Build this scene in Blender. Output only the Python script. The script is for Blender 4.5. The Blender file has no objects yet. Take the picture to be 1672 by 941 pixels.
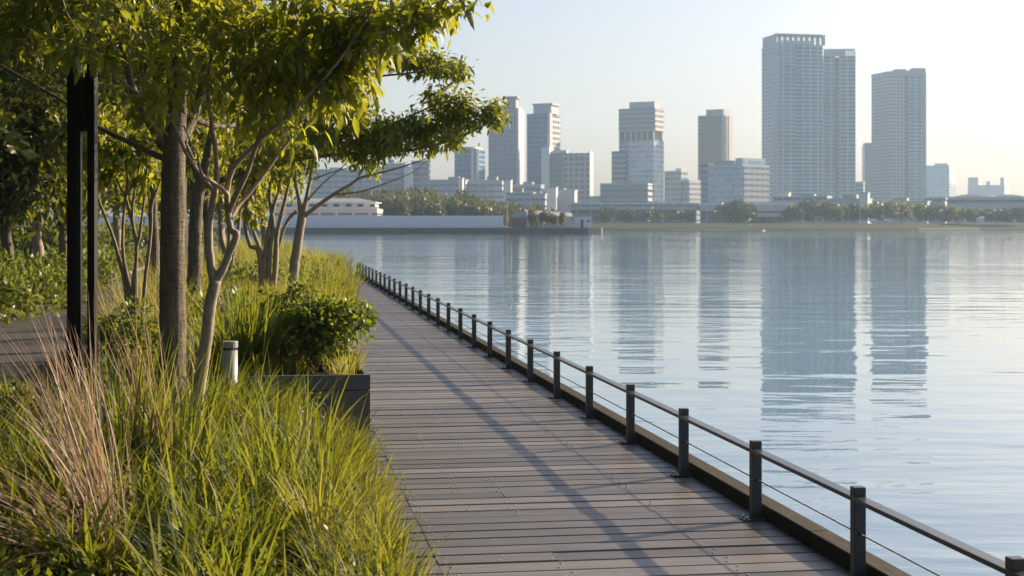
import bpy, bmesh, math, random
import numpy as np
from math import sin, cos, radians, pi

SEED = 7
random.seed(SEED)
rng = np.random.default_rng(SEED)

# ------------------------------------------------------------------ camera frame
FPX = 2500.0          # focal length in pixels of a 1672 wide picture
HOR = 366.0
CH = 1.7              # eye height above the boardwalk
YAW = math.atan(390 / FPX)
FW = np.array([sin(YAW), cos(YAW), 0.0])
RT = np.array([cos(YAW), -sin(YAW), 0.0])
UP = np.array([0.0, 0.0, 1.0])
WATER = -0.8
LAND = 2.0            # far shore ground level
SUN_AZ = YAW + radians(55)     # clockwise from +Y
SUN_EL = radians(22)


def at(px, py, d):
    p = d * FW + (px - 836) * d / FPX * RT
    p[2] = CH - (py - HOR) * d / FPX
    return p


def zat(py, d):
    return CH - (py - HOR) * d / FPX


scene = bpy.context.scene
COL = scene.collection

# ------------------------------------------------------------------ node helpers


def new_mat(name):
    m = bpy.data.materials.new(name)
    m.use_nodes = True
    nt = m.node_tree
    for n in list(nt.nodes):
        nt.nodes.remove(n)
    out = nt.nodes.new('ShaderNodeOutputMaterial')
    return m, nt, out


def N(nt, kind, **kw):
    n = nt.nodes.new('ShaderNode' + kind)
    for k, v in kw.items():
        if k in n.inputs:
            n.inputs[k].default_value = v
        else:
            setattr(n, k, v)
    return n


def L(nt, a, b):
    nt.links.new(a, b)


def M(nt, op, a, b=None, c=None):
    n = nt.nodes.new('ShaderNodeMath')
    n.operation = op
    for i, x in enumerate((a, b, c)):
        if x is None:
            continue
        if isinstance(x, (int, float)):
            n.inputs[i].default_value = x
        else:
            nt.links.new(x, n.inputs[i])
    return n.outputs[0]


def mixc(nt, fac, a, b, blend='MIX'):
    n = nt.nodes.new('ShaderNodeMix')
    n.data_type = 'RGBA'
    n.blend_type = blend
    if isinstance(fac, (int, float)):
        n.inputs[0].default_value = fac
    else:
        nt.links.new(fac, n.inputs[0])
    for i, x in ((6, a), (7, b)):
        if isinstance(x, tuple):
            n.inputs[i].default_value = (*x[:3], 1)
        else:
            nt.links.new(x, n.inputs[i])
    return n.outputs[2]


def ramp(nt, fac, stops):
    n = nt.nodes.new('ShaderNodeValToRGB')
    el = n.color_ramp.elements
    while len(el) > 1:
        el.remove(el[-1])
    for i, (p, c) in enumerate(stops):
        e = el[0] if i == 0 else el.new(p)
        e.position = p
        e.color = (*c, 1) if len(c) == 3 else c
    nt.links.new(fac, n.inputs[0])
    return n.outputs[0]


def noise(nt, vec, scale, detail=3, rough=0.5):
    n = N(nt, 'TexNoise')
    n.inputs['Scale'].default_value = scale
    n.inputs['Detail'].default_value = detail
    n.inputs['Roughness'].default_value = rough
    if vec is not None:
        nt.links.new(vec, n.inputs['Vector'])
    return n.outputs['Fac']


def mapping(nt, vec, scale=(1, 1, 1), rot=(0, 0, 0)):
    n = N(nt, 'Mapping')
    n.inputs['Scale'].default_value = scale
    n.inputs['Rotation'].default_value = rot
    nt.links.new(vec, n.inputs['Vector'])
    return n.outputs[0]


def bump(nt, h, strength, dist):
    n = N(nt, 'Bump')
    n.inputs['Strength'].default_value = strength
    n.inputs['Distance'].default_value = dist
    nt.links.new(h, n.inputs['Height'])
    return n.outputs[0]


def simple_mat(name, col, rough=0.5, metal=0.0, var=0.15, scale=8.0, bmp=0.0, spec=0.5):
    m, nt, out = new_mat(name)
    b = N(nt, 'BsdfPrincipled')
    b.inputs['Roughness'].default_value = rough
    b.inputs['Metallic'].default_value = metal
    b.inputs['Specular IOR Level'].default_value = spec
    tc = N(nt, 'TexCoord').outputs['Object']
    nz = noise(nt, tc, scale, 5, 0.6)
    lo = tuple(c * (1 - var) for c in col)
    hi = tuple(min(1, c * (1 + var)) for c in col)
    L(nt, mixc(nt, nz, lo, hi), b.inputs['Base Color'])
    if bmp:
        L(nt, bump(nt, nz, 0.6, bmp), b.inputs['Normal'])
    L(nt, b.outputs[0], out.inputs[0])
    return m


def leaf_mat(name, stops, trans, tfac=0.45, rough=0.45, spec=0.4):
    """thin leaf: reflecting front plus light let through the blade, varied leaf by leaf"""
    m, nt, out = new_mat(name)
    geo = N(nt, 'NewGeometry')
    rnd = geo.outputs['Random Per Island']
    col = ramp(nt, rnd, stops)
    b = N(nt, 'BsdfPrincipled')
    b.inputs['Roughness'].default_value = rough
    b.inputs['Specular IOR Level'].default_value = spec
    L(nt, col, b.inputs['Base Color'])
    t = N(nt, 'BsdfTranslucent')
    tcol = mixc(nt, 0.75, col, trans)
    tcol = mixc(nt, M(nt, 'MULTIPLY', rnd, 0.5), tcol, tuple(c * 0.55 for c in trans))
    L(nt, tcol, t.inputs['Color'])
    mx = N(nt, 'MixShader')
    mx.inputs[0].default_value = tfac
    L(nt, b.outputs[0], mx.inputs[1])
    L(nt, t.outputs[0], mx.inputs[2])
    L(nt, mx.outputs[0], out.inputs[0])
    return m


def bark_mat(name, dark, light, sx=30, sz=5, b=0.02, lent=False):
    m, nt, out = new_mat(name)
    tc = N(nt, 'TexCoord').outputs['Object']
    v = mapping(nt, tc, (sx, sx, sz))
    n1 = noise(nt, v, 1.0, 6, 0.65)
    n2 = noise(nt, mapping(nt, tc, (9, 9, 55)), 1.0, 3, 0.5)
    n3 = noise(nt, tc, 4, 3)
    f = M(nt, 'MULTIPLY_ADD', n2, 0.28 if lent else 0.2, M(nt, 'MULTIPLY', n1, 0.7))
    col = ramp(nt, f, [(0.25, dark), (0.75, light)])
    col = mixc(nt, M(nt, 'MULTIPLY', n3, 0.4), col, tuple(0.6 * c for c in light))
    p = N(nt, 'BsdfPrincipled')
    p.inputs['Roughness'].default_value = 0.85
    p.inputs['Specular IOR Level'].default_value = 0.2
    L(nt, col, p.inputs['Base Color'])
    L(nt, bump(nt, f, 1.0, b), p.inputs['Normal'])
    L(nt, p.outputs[0], out.inputs[0])
    return m


def facade_mat(name, wall, glass, fh=3.0, bw=3.0, y0=0.3, y1=0.85, x0=0.12, x1=0.88, gr=0.15, spread=0.35, band=None):
    """windows set out in a storey and bay grid measured in metres along the wall"""
    m, nt, out = new_mat(name)
    uv = N(nt, 'UVMap').outputs[0]
    sp = N(nt, 'SeparateXYZ')
    L(nt, uv, sp.inputs[0])
    u, v = sp.outputs[0], sp.outputs[1]
    uu = M(nt, 'DIVIDE', u, bw)
    vv = M(nt, 'DIVIDE', v, fh)
    fu, fv = M(nt, 'FRACT', uu), M(nt, 'FRACT', vv)
    w = M(nt, 'MULTIPLY', M(nt, 'MULTIPLY', M(nt, 'GREATER_THAN', fv, y0), M(nt, 'LESS_THAN', fv, y1)),
          M(nt, 'MULTIPLY', M(nt, 'GREATER_THAN', fu, x0), M(nt, 'LESS_THAN', fu, x1)))
    cb = N(nt, 'CombineXYZ')
    L(nt, M(nt, 'FLOOR', uu), cb.inputs[0])
    L(nt, M(nt, 'FLOOR', vv), cb.inputs[1])
    wn = N(nt, 'TexWhiteNoise')
    L(nt, cb.outputs[0], wn.inputs[0])
    g = mixc(nt, wn.outputs['Value'], tuple(c * (1 - spread) for c in glass), tuple(min(1, c * (1 + spread)) for c in glass))
    tc = N(nt, 'TexCoord').outputs['Object']
    wl = mixc(nt, noise(nt, tc, 0.12, 4), tuple(c * 0.88 for c in wall), tuple(min(1, c * 1.1) for c in wall))
    p = N(nt, 'BsdfPrincipled')
    L(nt, mixc(nt, w, wl, g), p.inputs['Base Color'])
    L(nt, M(nt, 'MULTIPLY_ADD', w, gr - 0.7, 0.7), p.inputs['Roughness'])
    L(nt, p.outputs[0], out.inputs[0])
    return m


# ------------------------------------------------------------------ object helpers
def tag(o, label=None, cat=None, group=None, kind=None):
    if label:
        o['label'] = label
    if cat:
        o['category'] = cat
    if group:
        o['group'] = group
    if kind:
        o['kind'] = kind
    return o


def link(name, me, mat, parent=None):
    o = bpy.data.objects.new(name, me)
    if mat is not None and me is not None:
        me.materials.append(mat)
    COL.objects.link(o)
    if parent is not None:
        o.parent = parent
    return o


def empty(name, loc=(0, 0, 0), rz=0.0, label=None, cat=None, group=None):
    o = bpy.data.objects.new(name, None)
    COL.objects.link(o)
    o.location = loc
    o.rotation_euler = (0, 0, rz)
    o.empty_display_size = 0.1
    return tag(o, label, cat, group)


def children(o):
    return [c for c in bpy.data.objects if c.parent is o]


def copy_tree(o, parent=None):
    c = o.copy()
    COL.objects.link(c)
    c.parent = parent
    for ch in children(o):
        copy_tree(ch, c)
    return c


class MB:
    def __init__(s):
        s.v, s.f, s.uv = [], [], []

    def add(s, vs, fs, uvs=None):
        n = len(s.v)
        s.v.extend([tuple(map(float, p)) for p in vs])
        for i, f in enumerate(fs):
            s.f.append(tuple(n + k for k in f))
            s.uv.append(uvs[i] if uvs else [(0.01, 0.01)] * len(f))

    def box(s, x0, x1, y0, y1, z0, z1):
        s.prism([(x0, y0), (x1, y0), (x1, y1), (x0, y1)], z0, z1)

    def prism(s, poly, z0, z1, zoff=0.0, top=None):
        """upright prism on a counter-clockwise outline; uv in metres along the wall"""
        n = len(poly)
        top = top or poly
        vs = [(x, y, z0) for x, y in poly] + [(x, y, z1) for x, y in top]
        fs, uvs = [], []
        u = 0.0
        for i in range(n):
            j = (i + 1) % n
            du = math.hypot(poly[j][0] - poly[i][0], poly[j][1] - poly[i][1])
            fs.append((i, j, n + j, n + i))
            uvs.append([(u, z0 - zoff), (u + du, z0 - zoff), (u + du, z1 - zoff), (u, z1 - zoff)])
            u += du
        fs.append(tuple(range(n, 2 * n)))
        uvs.append([(0.01, 0.01)] * n)
        fs.append(tuple(range(n - 1, -1, -1)))
        uvs.append([(0.01, 0.01)] * n)
        s.add(vs, fs, uvs)

    def tube(s, pts, rad, sides=8, cap=True, wob=0.0):
        pts = np.asarray(pts, float)
        n = len(pts)
        rad = np.broadcast_to(np.asarray(rad, float), (n,))
        tan = np.gradient(pts, axis=0)
        tan /= np.linalg.norm(tan, axis=1)[:, None] + 1e-9
        a = np.array([1.0, 0.0, 0.0]) if abs(tan[0][0]) < 0.8 else np.array([0.0, 1.0, 0.0])
        vs = []
        ang = np.arange(sides) * 2 * pi / sides
        for i in range(n):
            t = tan[i]
            a = a - t * a.dot(t)
            a /= np.linalg.norm(a) + 1e-9
            b = np.cross(t, a)
            r = rad[i] * (1 + (wob * rng.normal(size=sides) if wob else 0))
            ring = pts[i] + np.cos(ang)[:, None] * a * np.reshape(r, (-1, 1)) + np.sin(ang)[:, None] * b * np.reshape(r, (-1, 1))
            vs.extend(ring)
        fs = []
        for i in range(n - 1):
            for k in range(sides):
                k2 = (k + 1) % sides
                fs.append((i * sides + k, i * sides + k2, (i + 1) * sides + k2, (i + 1) * sides + k))
        if cap:
            fs.append(tuple(range(sides - 1, -1, -1)))
            fs.append(tuple((n - 1) * sides + k for k in range(sides)))
        s.add(vs, fs)

    def build(s, name, mat, parent=None, smooth=False, bevel=0.0):
        me = bpy.data.meshes.new(name)
        me.from_pydata(s.v, [], s.f)
        uvl = me.uv_layers.new(name='UVMap')
        flat = [c for f in s.uv for p in f for c in p]
        uvl.data.foreach_set('uv', flat)
        if smooth:
            me.polygons.foreach_set('use_smooth', [True] * len(me.polygons))
        me.update()
        o = link(name, me, mat, parent)
        if bevel:
            b = o.modifiers.new('bevel', 'BEVEL')
            b.width = bevel
            b.segments = 2
            b.limit_method = 'ANGLE'
        return o


def quads(name, V, Q, mat, parent=None, smooth=False):
    V = np.ascontiguousarray(V, dtype=np.float32).reshape(-1, 3)
    Q = np.ascontiguousarray(Q, dtype=np.int32).reshape(-1, 4)
    me = bpy.data.meshes.new(name)
    me.vertices.add(len(V))
    me.vertices.foreach_set('co', V.ravel())
    me.loops.add(Q.size)
    me.loops.foreach_set('vertex_index', Q.ravel())
    me.polygons.add(len(Q))
    me.polygons.foreach_set('loop_start', np.arange(0, Q.size, 4, dtype=np.int32))
    me.polygons.foreach_set('loop_total', np.full(len(Q), 4, dtype=np.int32))
    me.update(calc_edges=True)
    if smooth:
        me.polygons.foreach_set('use_smooth', np.ones(len(Q), dtype=bool))
    me.validate()
    return link(name, me, mat, parent)


def unit(v):
    return v / (np.linalg.norm(v, axis=-1, keepdims=True) + 1e-9)


def leaves_fine(P, D, Nn, Ln, Wd, droop=0.25, fold=0.25):
    """pointed leaves folded along the midrib and bent down at the tip: 12 verts, 6 quads each"""
    n = len(P)
    D = unit(D)
    S = unit(np.cross(D, Nn))
    U = unit(np.cross(S, D))
    T = np.array([0.0, 0.35, 0.72, 1.0])
    W = np.array([0.06, 1.0, 0.72, 0.03])
    rows = []
    for t, w in zip(T, W):
        c = P + D * (Ln * t)[:, None] - UP * (droop * Ln * t * t)[:, None]
        side = S * (Wd * 0.5 * w)[:, None]
        lift = U * (fold * Wd * 0.5 * w)[:, None]
        rows.append(np.stack([c - side + lift, c, c + side + lift], 1))
    V = np.stack(rows, 1).reshape(n, 12, 3)
    q = []
    for r in range(3):
        for k in range(2):
            q.append((r * 3 + k, r * 3 + k + 1, r * 3 + k + 4, r * 3 + k + 3))
    Q = (np.arange(n)[:, None, None] * 12 + np.array(q)[None]).reshape(-1, 4)
    return V, Q


def leaves_coarse(P, D, Nn, Ln, Wd):
    n = len(P)
    D = unit(D)
    S = unit(np.cross(D, Nn))
    V = np.stack([P, P + D * (Ln * 0.45)[:, None] - S * (Wd * 0.5)[:, None], P + D * Ln[:, None],
                  P + D * (Ln * 0.45)[:, None] + S * (Wd * 0.5)[:, None]], 1)
    Q = np.arange(n * 4).reshape(n, 4)
    return V, Q


def blades(base, az, height, width, lean, curl, seg=5, twist=0.6):
    """grass blades: base (n,3), compass az, length, width, starting lean and growing curl (radians)"""
    n = len(base)
    side = np.stack([np.cos(az + rng.normal(0, twist, n) + pi / 2), np.sin(az + rng.normal(0, twist, n) + pi / 2), np.zeros(n)], 1)
    out = np.stack([np.cos(az), np.sin(az), np.zeros(n)], 1)
    p = base.copy()
    rows = []
    for i in range(seg + 1):
        t = i / seg
        w = width * (1 - t ** 1.8) * (0.65 + 0.35 * min(1, t * 4)) + 0.0006
        rows.append(np.stack([p - side * (w * 0.5)[:, None], p + side * (w * 0.5)[:, None]], 1))
        th = lean + curl * t ** 1.4
        p = p + (out * np.sin(th)[:, None] + UP * np.cos(th)[:, None]) * (height / seg)[:, None]
    V = np.stack(rows, 1).reshape(n, (seg + 1) * 2, 3)
    q = [(2 * i, 2 * i + 1, 2 * i + 3, 2 * i + 2) for i in range(seg)]
    Q = (np.arange(n)[:, None, None] * (seg + 1) * 2 + np.array(q)[None]).reshape(-1, 4)
    return V, Q


def merge(parts):
    Vs, Qs, o = [], [], 0
    for V, Q in parts:
        V = V.reshape(-1, 3)
        Vs.append(V)
        Qs.append(Q + o)
        o += len(V)
    return np.concatenate(Vs), np.concatenate(Qs)


def smooth_path(pts, per=6):
    pts = np.asarray(pts, float)
    if len(pts) < 3:
        return np.array([pts[0] + (pts[-1] - pts[0]) * t for t in np.linspace(0, 1, per + 1)])
    P = np.vstack([2 * pts[0] - pts[1], pts, 2 * pts[-1] - pts[-2]])
    out = []
    for i in range(1, len(P) - 2):
        for t in np.linspace(0, 1, per, endpoint=False):
            a, b, c, d = P[i - 1], P[i], P[i + 1], P[i + 2]
            out.append(0.5 * ((2 * b) + (-a + c) * t + (2 * a - 5 * b + 4 * c - d) * t * t + (-a + 3 * b - 3 * c + d) * t ** 3))
    out.append(pts[-1])
    return np.array(out)


# ------------------------------------------------------------------ materials
M_bark_big = bark_mat('big_bark', (0.018, 0.016, 0.013), (0.27, 0.235, 0.18), 26, 4, 0.06, True)
M_bark_slim = bark_mat('slim_bark', (0.13, 0.11, 0.09), (0.5, 0.42, 0.32), 40, 9, 0.006)
M_bark_pale = bark_mat('pale_bark', (0.14, 0.11, 0.08), (0.36, 0.29, 0.21), 40, 9, 0.004)
M_twig = simple_mat('twig', (0.07, 0.055, 0.04), 0.8, 0, 0.3, 20)
M_leaf = leaf_mat('leaf', [(0, (0.035, 0.07, 0.012)), (0.55, (0.06, 0.105, 0.016)), (1, (0.1, 0.125, 0.015))], (0.45, 0.49, 0.03), 0.45)
M_leaf_light = leaf_mat('leaf_light', [(0, (0.05, 0.09, 0.015)), (0.55, (0.08, 0.12, 0.016)), (1, (0.12, 0.135, 0.015))], (0.54, 0.56, 0.035), 0.5)
M_leaf_dark = leaf_mat('leaf_dark', [(0, (0.025, 0.05, 0.012)), (0.6, (0.045, 0.08, 0.015)), (1, (0.08, 0.095, 0.015))], (0.3, 0.32, 0.02), 0.4)
M_shrub = leaf_mat('shrub_leaf', [(0, (0.03, 0.06, 0.012)), (0.6, (0.055, 0.1, 0.018)), (1, (0.1, 0.13, 0.02))], (0.34, 0.42, 0.03), 0.4, 0.42, 0.4)
M_hedge = leaf_mat('hedge_leaf', [(0, (0.04, 0.075, 0.014)), (0.6, (0.07, 0.11, 0.018)), (1, (0.11, 0.13, 0.02))], (0.32, 0.36, 0.04), 0.4)
M_grass = leaf_mat('grass_blade', [(0, (0.02, 0.045, 0.008)), (0.5, (0.05, 0.09, 0.012)), (0.88, (0.1, 0.135, 0.02)), (1, (0.3, 0.25, 0.12))], (0.38, 0.42, 0.03), 0.42, 0.55, 0.25)
M_grass_gold = leaf_mat('golden_grass_blade', [(0, (0.06, 0.095, 0.015)), (0.5, (0.11, 0.135, 0.02)), (1, (0.24, 0.2, 0.06))], (0.5, 0.48, 0.06), 0.5, 0.5, 0.4)
M_straw = leaf_mat('straw_stem', [(0, (0.2, 0.13, 0.105)), (0.5, (0.33, 0.23, 0.185)), (1, (0.44, 0.335, 0.25))], (0.55, 0.4, 0.24), 0.3, 0.5, 0.4)
M_steel = simple_mat('dark_grey_steel', (0.055, 0.06, 0.066), 0.42, 0.0, 0.12, 14, 0, 0.5)
M_rail = simple_mat('handrail_steel', (0.06, 0.062, 0.07), 0.3, 0.3, 0.1, 14)
M_cable = simple_mat('wire_rope', (0.12, 0.12, 0.13), 0.4, 0.8, 0.2, 60)
M_zinc = simple_mat('zinc_bolt', (0.55, 0.55, 0.57), 0.35, 0.8, 0.2, 40)
M_black = simple_mat('black_metal', (0.006, 0.006, 0.007), 0.5, 0.0, 0.2, 12, 0, 0.2)
M_planter = simple_mat('planter_panel', (0.1, 0.106, 0.114), 0.55, 0.0, 0.14, 5, 0.0, 0.4)
M_soil = simple_mat('soil', (0.035, 0.026, 0.018), 0.95, 0, 0.4, 12, 0.02, 0.1)
M_bollard = simple_mat('brushed_grey_metal', (0.23, 0.24, 0.25), 0.45, 0.15, 0.1, 20)
M_concrete = simple_mat('concrete', (0.3, 0.3, 0.29), 0.85, 0, 0.2, 3, 0.004, 0.2)
M_asphalt = simple_mat('asphalt', (0.06, 0.06, 0.062), 0.9, 0, 0.25, 30, 0.004, 0.2)
M_white = simple_mat('white_paint', (0.7, 0.7, 0.69), 0.6, 0, 0.06, 0.3, 0, 0.3)
M_slab = simple_mat('blue_grey_slab', (0.46, 0.57, 0.65), 0.7, 0, 0.08, 0.1)
M_pale = simple_mat('pale_render', (0.42, 0.46, 0.5), 0.7, 0, 0.1, 0.1, 0, 0.2)
M_greyroof = simple_mat('grey_roof', (0.25, 0.26, 0.28), 0.7, 0, 0.12, 0.1)
M_darkglass = simple_mat('dark_glass', (0.05, 0.06, 0.075), 0.15, 0, 0.2, 0.3)
M_lawn = simple_mat('lawn', (0.022, 0.036, 0.012), 0.95, 0, 0.35, 0.08, 0, 0.1)
M_quay = simple_mat('quay_stone', (0.12, 0.115, 0.11), 0.9, 0, 0.35, 0.25, 0, 0.2)
M_sand = simple_mat('sand', (0.28, 0.25, 0.2), 0.95, 0, 0.15, 0.1)

# ------------------------------------------------------------------ world and sun
w = bpy.data.worlds.new('World')
scene.world = w
w.use_nodes = True
nt = w.node_tree
bg = nt.nodes['Background']
sky = nt.nodes.new('ShaderNodeTexSky')
sky.sky_type = 'NISHITA'
sky.sun_disc = False
sky.sun_elevation = SUN_EL
sky.sun_rotation = SUN_AZ
sky.altitude = 0
sky.air_density = 1.0
sky.dust_density = 2.6
sky.ozone_density = 1.6
tint = mixc(nt, 1.0, sky.outputs[0], (1.04, 0.97, 1.03), 'MULTIPLY')
nt.links.new(tint, bg.inputs[0])
bg.inputs[1].default_value = 0.067

sl = bpy.data.lights.new('sun', 'SUN')
sl.energy = 5.0
sl.angle = radians(0.6)
sl.color = (1.0, 0.78, 0.52)
so = bpy.data.objects.new('sun', sl)
COL.objects.link(so)
from mathutils import Vector
sd = Vector((sin(SUN_AZ) * cos(SUN_EL), cos(SUN_AZ) * cos(SUN_EL), sin(SUN_EL)))
so.rotation_euler = sd.to_track_quat('Z', 'Y').to_euler()
so.location = (30, 20, 40)

# ------------------------------------------------------------------ camera
cam = bpy.data.cameras.new('camera')
cam.sensor_width = 36
cam.lens = FPX / 1672 * 36
cam.shift_y = -(470.5 - HOR) / 1672
cam.clip_start = 0.1
cam.clip_end = 9000
cam.dof.use_dof = True
cam.dof.focus_distance = 10.5
cam.dof.aperture_fstop = 5.6
co = bpy.data.objects.new('camera', cam)
COL.objects.link(co)
co.location = (0, 0, CH)
co.rotation_euler = (pi / 2, 0, -YAW)
scene.camera = co

# ------------------------------------------------------------------ water and ground


def water_material():
    m, nt, out = new_mat('bay_water')
    p = N(nt, 'BsdfPrincipled')
    p.inputs['Base Color'].default_value = (0.12, 0.22, 0.33, 1)
    p.inputs['Roughness'].default_value = 0.02
    p.inputs['IOR'].default_value = 1.42
    tc = N(nt, 'TexCoord').outputs['Object']
    v = mapping(nt, tc, (1, 1, 1), (0, 0, YAW))
    big = noise(nt, mapping(nt, v, (0.05, 0.16, 1)), 1.0, 2)
    swell = noise(nt, mapping(nt, v, (0.35, 0.8, 1)), 1.0, 2, 0.5)
    rip = noise(nt, mapping(nt, v, (1.4, 3.2, 1)), 1.0, 3, 0.55)
    patch = noise(nt, mapping(nt, v, (0.012, 0.05, 1)), 1.0, 3)
    amt = ramp(nt, patch, [(0.35, (0.15,) * 3), (0.7, (1,) * 3)])
    h = M(nt, 'ADD', M(nt, 'MULTIPLY', big, 1.6), M(nt, 'MULTIPLY', swell, 1.0))
    h = M(nt, 'ADD', h, M(nt, 'MULTIPLY', rip, M(nt, 'MULTIPLY', amt, 0.46)))
    L(nt, bump(nt, h, 1.0, 0.036), p.inputs['Normal'])
    L(nt, p.outputs[0], out.inputs[0])
    return m


mb = MB()
mb.add([(-2900, -300, WATER), (2900, -300, WATER), (2900, 2900, WATER), (-2900, 2900, WATER)], [(0, 1, 2, 3)])
tag(mb.build('water', water_material()), kind='structure')

mb = MB()
mb.prism([(-300, -40), (0.46, -40), (0.46, 12.5), (0.72, 18), (1.15, 26), (1.75, 44), (1.75, 52), (1.2, 62), (0.5, 104), (-300, 104)], -2.0, 0.0)
tag(mb.build('ground', M_soil), kind='structure')

# path beyond the planting bed
mb = MB()
mb.add([(-4.85, -5, 0.006), (-2.75, -5, 0.006), (-2.75, 96, 0.006), (-4.85, 96, 0.006)], [(0, 1, 2, 3)])
tag(mb.build('path', M_asphalt), kind='structure')
mb = MB()
mb.box(-4.99, -4.87, -5, 96, 0.0, 0.05)
tag(mb.build('kerb', M_concrete), kind='structure')

# ------------------------------------------------------------------ boardwalk


def wood_material():
    m, nt, out = new_mat('weathered_decking')
    geo = N(nt, 'NewGeometry')
    rnd = geo.outputs['Random Per Island']
    tc = N(nt, 'TexCoord').outputs['Object']
    cb = N(nt, 'CombineXYZ')
    L(nt, M(nt, 'MULTIPLY', rnd, 37.0), cb.inputs[2])
    add = N(nt, 'VectorMath', operation='ADD')
    L(nt, tc, add.inputs[0])
    L(nt, cb.outputs[0], add.inputs[1])
    g1 = noise(nt, mapping(nt, add.outputs[0], (2.2, 70, 1)), 1.0, 5, 0.6)
    g2 = noise(nt, mapping(nt, add.outputs[0], (1.1, 6, 1)), 1.0, 4, 0.55)
    col = ramp(nt, rnd, [(0, (0.045, 0.042, 0.042)), (0.35, (0.08, 0.074, 0.072)), (0.7, (0.118, 0.107, 0.103)), (1, (0.205, 0.187, 0.18))])
    col = mixc(nt, M(nt, 'MULTIPLY', g2, 0.55), col, (0.12, 0.112, 0.108))
    k = ramp(nt, g1, [(0.3, (0.5, 0.5, 0.5)), (0.65, (1.22, 1.19, 1.16))])
    col = mixc(nt, 0.95, col, k, 'MULTIPLY')
    st = ramp(nt, noise(nt, mapping(nt, tc, (1.5, 2.2, 1)), 1.0, 5, 0.7), [(0.5, (1, 1, 1)), (0.75, (0.7, 0.69, 0.68))])
    col = mixc(nt, 1.0, col, st, 'MULTIPLY')
    p = N(nt, 'BsdfPrincipled')
    L(nt, col, p.inputs['Base Color'])
    L(nt, M(nt, 'MULTIPLY_ADD', g2, 0.3, 0.3), p.inputs['Roughness'])
    p.inputs['Specular IOR Level'].default_value = 0.6
    L(nt, bump(nt, g1, 0.5, 0.003), p.inputs['Normal'])
    L(nt, p.outputs[0], out.inputs[0])
    return m


M_wood = wood_material()


def deck_left(y):
    return float(np.interp(y, [0, 12.4, 18, 26, 44, 52], [0.47, 0.47, 0.73, 1.16, 1.76, 1.76]))


PITCH = 0.2
FX = 2.74             # fence line
mb = MB()
screws = MB()


def plank(x0, x1, y0, y1):
    dz = random.uniform(-0.003, 0.003)
    c = 0.006
    z1 = 0.0 + dz
    vs = [(x0, y0, -0.04), (x1, y0, -0.04), (x1, y1, -0.04), (x0, y1, -0.04),
          (x0, y0, z1 - c), (x1, y0, z1 - c), (x1, y1, z1 - c), (x0, y1, z1 - c),
          (x0, y0 + c, z1), (x1, y0 + c, z1), (x1, y1 - c, z1), (x0, y1 - c, z1)]
    fs = [(3, 2, 1, 0), (0, 1, 5, 4), (1, 2, 6, 5), (2, 3, 7, 6), (3, 0, 4, 7), (4, 5, 9, 8), (5, 6, 10, 9), (6, 7, 11, 10), (7, 4, 8, 11), (8, 9, 10, 11)]
    mb.add(vs, fs)


y = 2.0
k = 0
while y < 51.8:
    y0, y1 = y + 0.008 + random.uniform(-0.002, 0.002), y + PITCH - 0.008
    xl = deck_left(y)
    cuts = [xl, FX + 0.05]
    if random.random() < 0.12:
        cuts.insert(1, random.choice([1.425, 1.425, 1.425, 2.27]))
    if xl < 0.76 and random.random() < 0.8:
        cuts.insert(1, 0.815)
    for a, b in zip(cuts[:-1], cuts[1:]):
        plank(a + (0.002 if a > xl else 0), b - 0.002, y0, y1)
    if y < 24:
        xs = [2.27 - 0.02]
        if k % 11 < 9:
            xs += [1.425 - 0.02] if random.random() < 0.75 else []
        if 9.5 < y < 14 or random.random() < 0.2:
            xs += [1.14]
        if xl < 0.79:
            xs += [0.84]
        for x in xs:
            for f in (0.28, 0.74):
                xx, yy = x + random.uniform(-0.012, 0.012) + (0.03 if f > 0.5 else 0), y + PITCH * f
                screws.tube([(xx, yy, -0.002), (xx, yy, 0.0045)], 0.0065, 8)
    y += PITCH
    k += 1
deck = mb.build('boardwalk', M_wood)
tag(deck, kind='structure')
tag(screws.build('screw_heads', M_zinc, deck), kind='stuff')
mb = MB()
mb.prism([(0.5, 1.5), (FX + 0.02, 1.5), (FX + 0.02, 51.9), (1.8, 51.9), (1.8, 44), (1.2, 26), (0.76, 18), (0.5, 12.4)], -0.5, -0.05)
mb.build('dark_underside', M_black, deck)  # black underside sheet added so the gaps between planks look dark
for yy in np.arange(3, 52, 4.0):
    pm = MB()
    pm.tube([(FX + 0.12, yy, -2.2), (FX + 0.12, yy, -0.18)], 0.11, 14)
    pm.build('pile', M_quay, deck, True)


def beam_material():
    m, nt, out = new_mat('mossy_timber')
    tc = N(nt, 'TexCoord').outputs['Object']
    g = noise(nt, mapping(nt, tc, (40, 2.5, 40)), 1.0, 5, 0.6)
    s = noise(nt, mapping(nt, tc, (9, 4, 9)), 1.0, 5, 0.75)
    col = ramp(nt, g, [(0.3, (0.012, 0.011, 0.009)), (0.7, (0.028, 0.025, 0.02))])
    col = mixc(nt, ramp(nt, s, [(0.5, (0, 0, 0)), (0.68, (0.8, 0.8, 0.8))]), col, (0.04, 0.042, 0.02))
    p = N(nt, 'BsdfPrincipled')
    p.inputs['Roughness'].default_value = 0.8
    p.inputs['Specular IOR Level'].default_value = 0.25
    L(nt, col, p.inputs['Base Color'])
    L(nt, bump(nt, M(nt, 'ADD', g, s), 0.7, 0.006), p.inputs['Normal'])
    L(nt, p.outputs[0], out.inputs[0])
    return m


M_beam = beam_material()
yy = 1.5
while yy < 51.8:
    y2 = min(yy + 6.24, 51.95)
    mb = MB()
    mb.box(FX + 0.056, FX + 0.172, yy + 0.003, y2 - 0.003, -0.16, 0.08)
    mb.build('edge_beam', M_beam, deck, bevel=0.007)
    yy = y2

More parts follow.
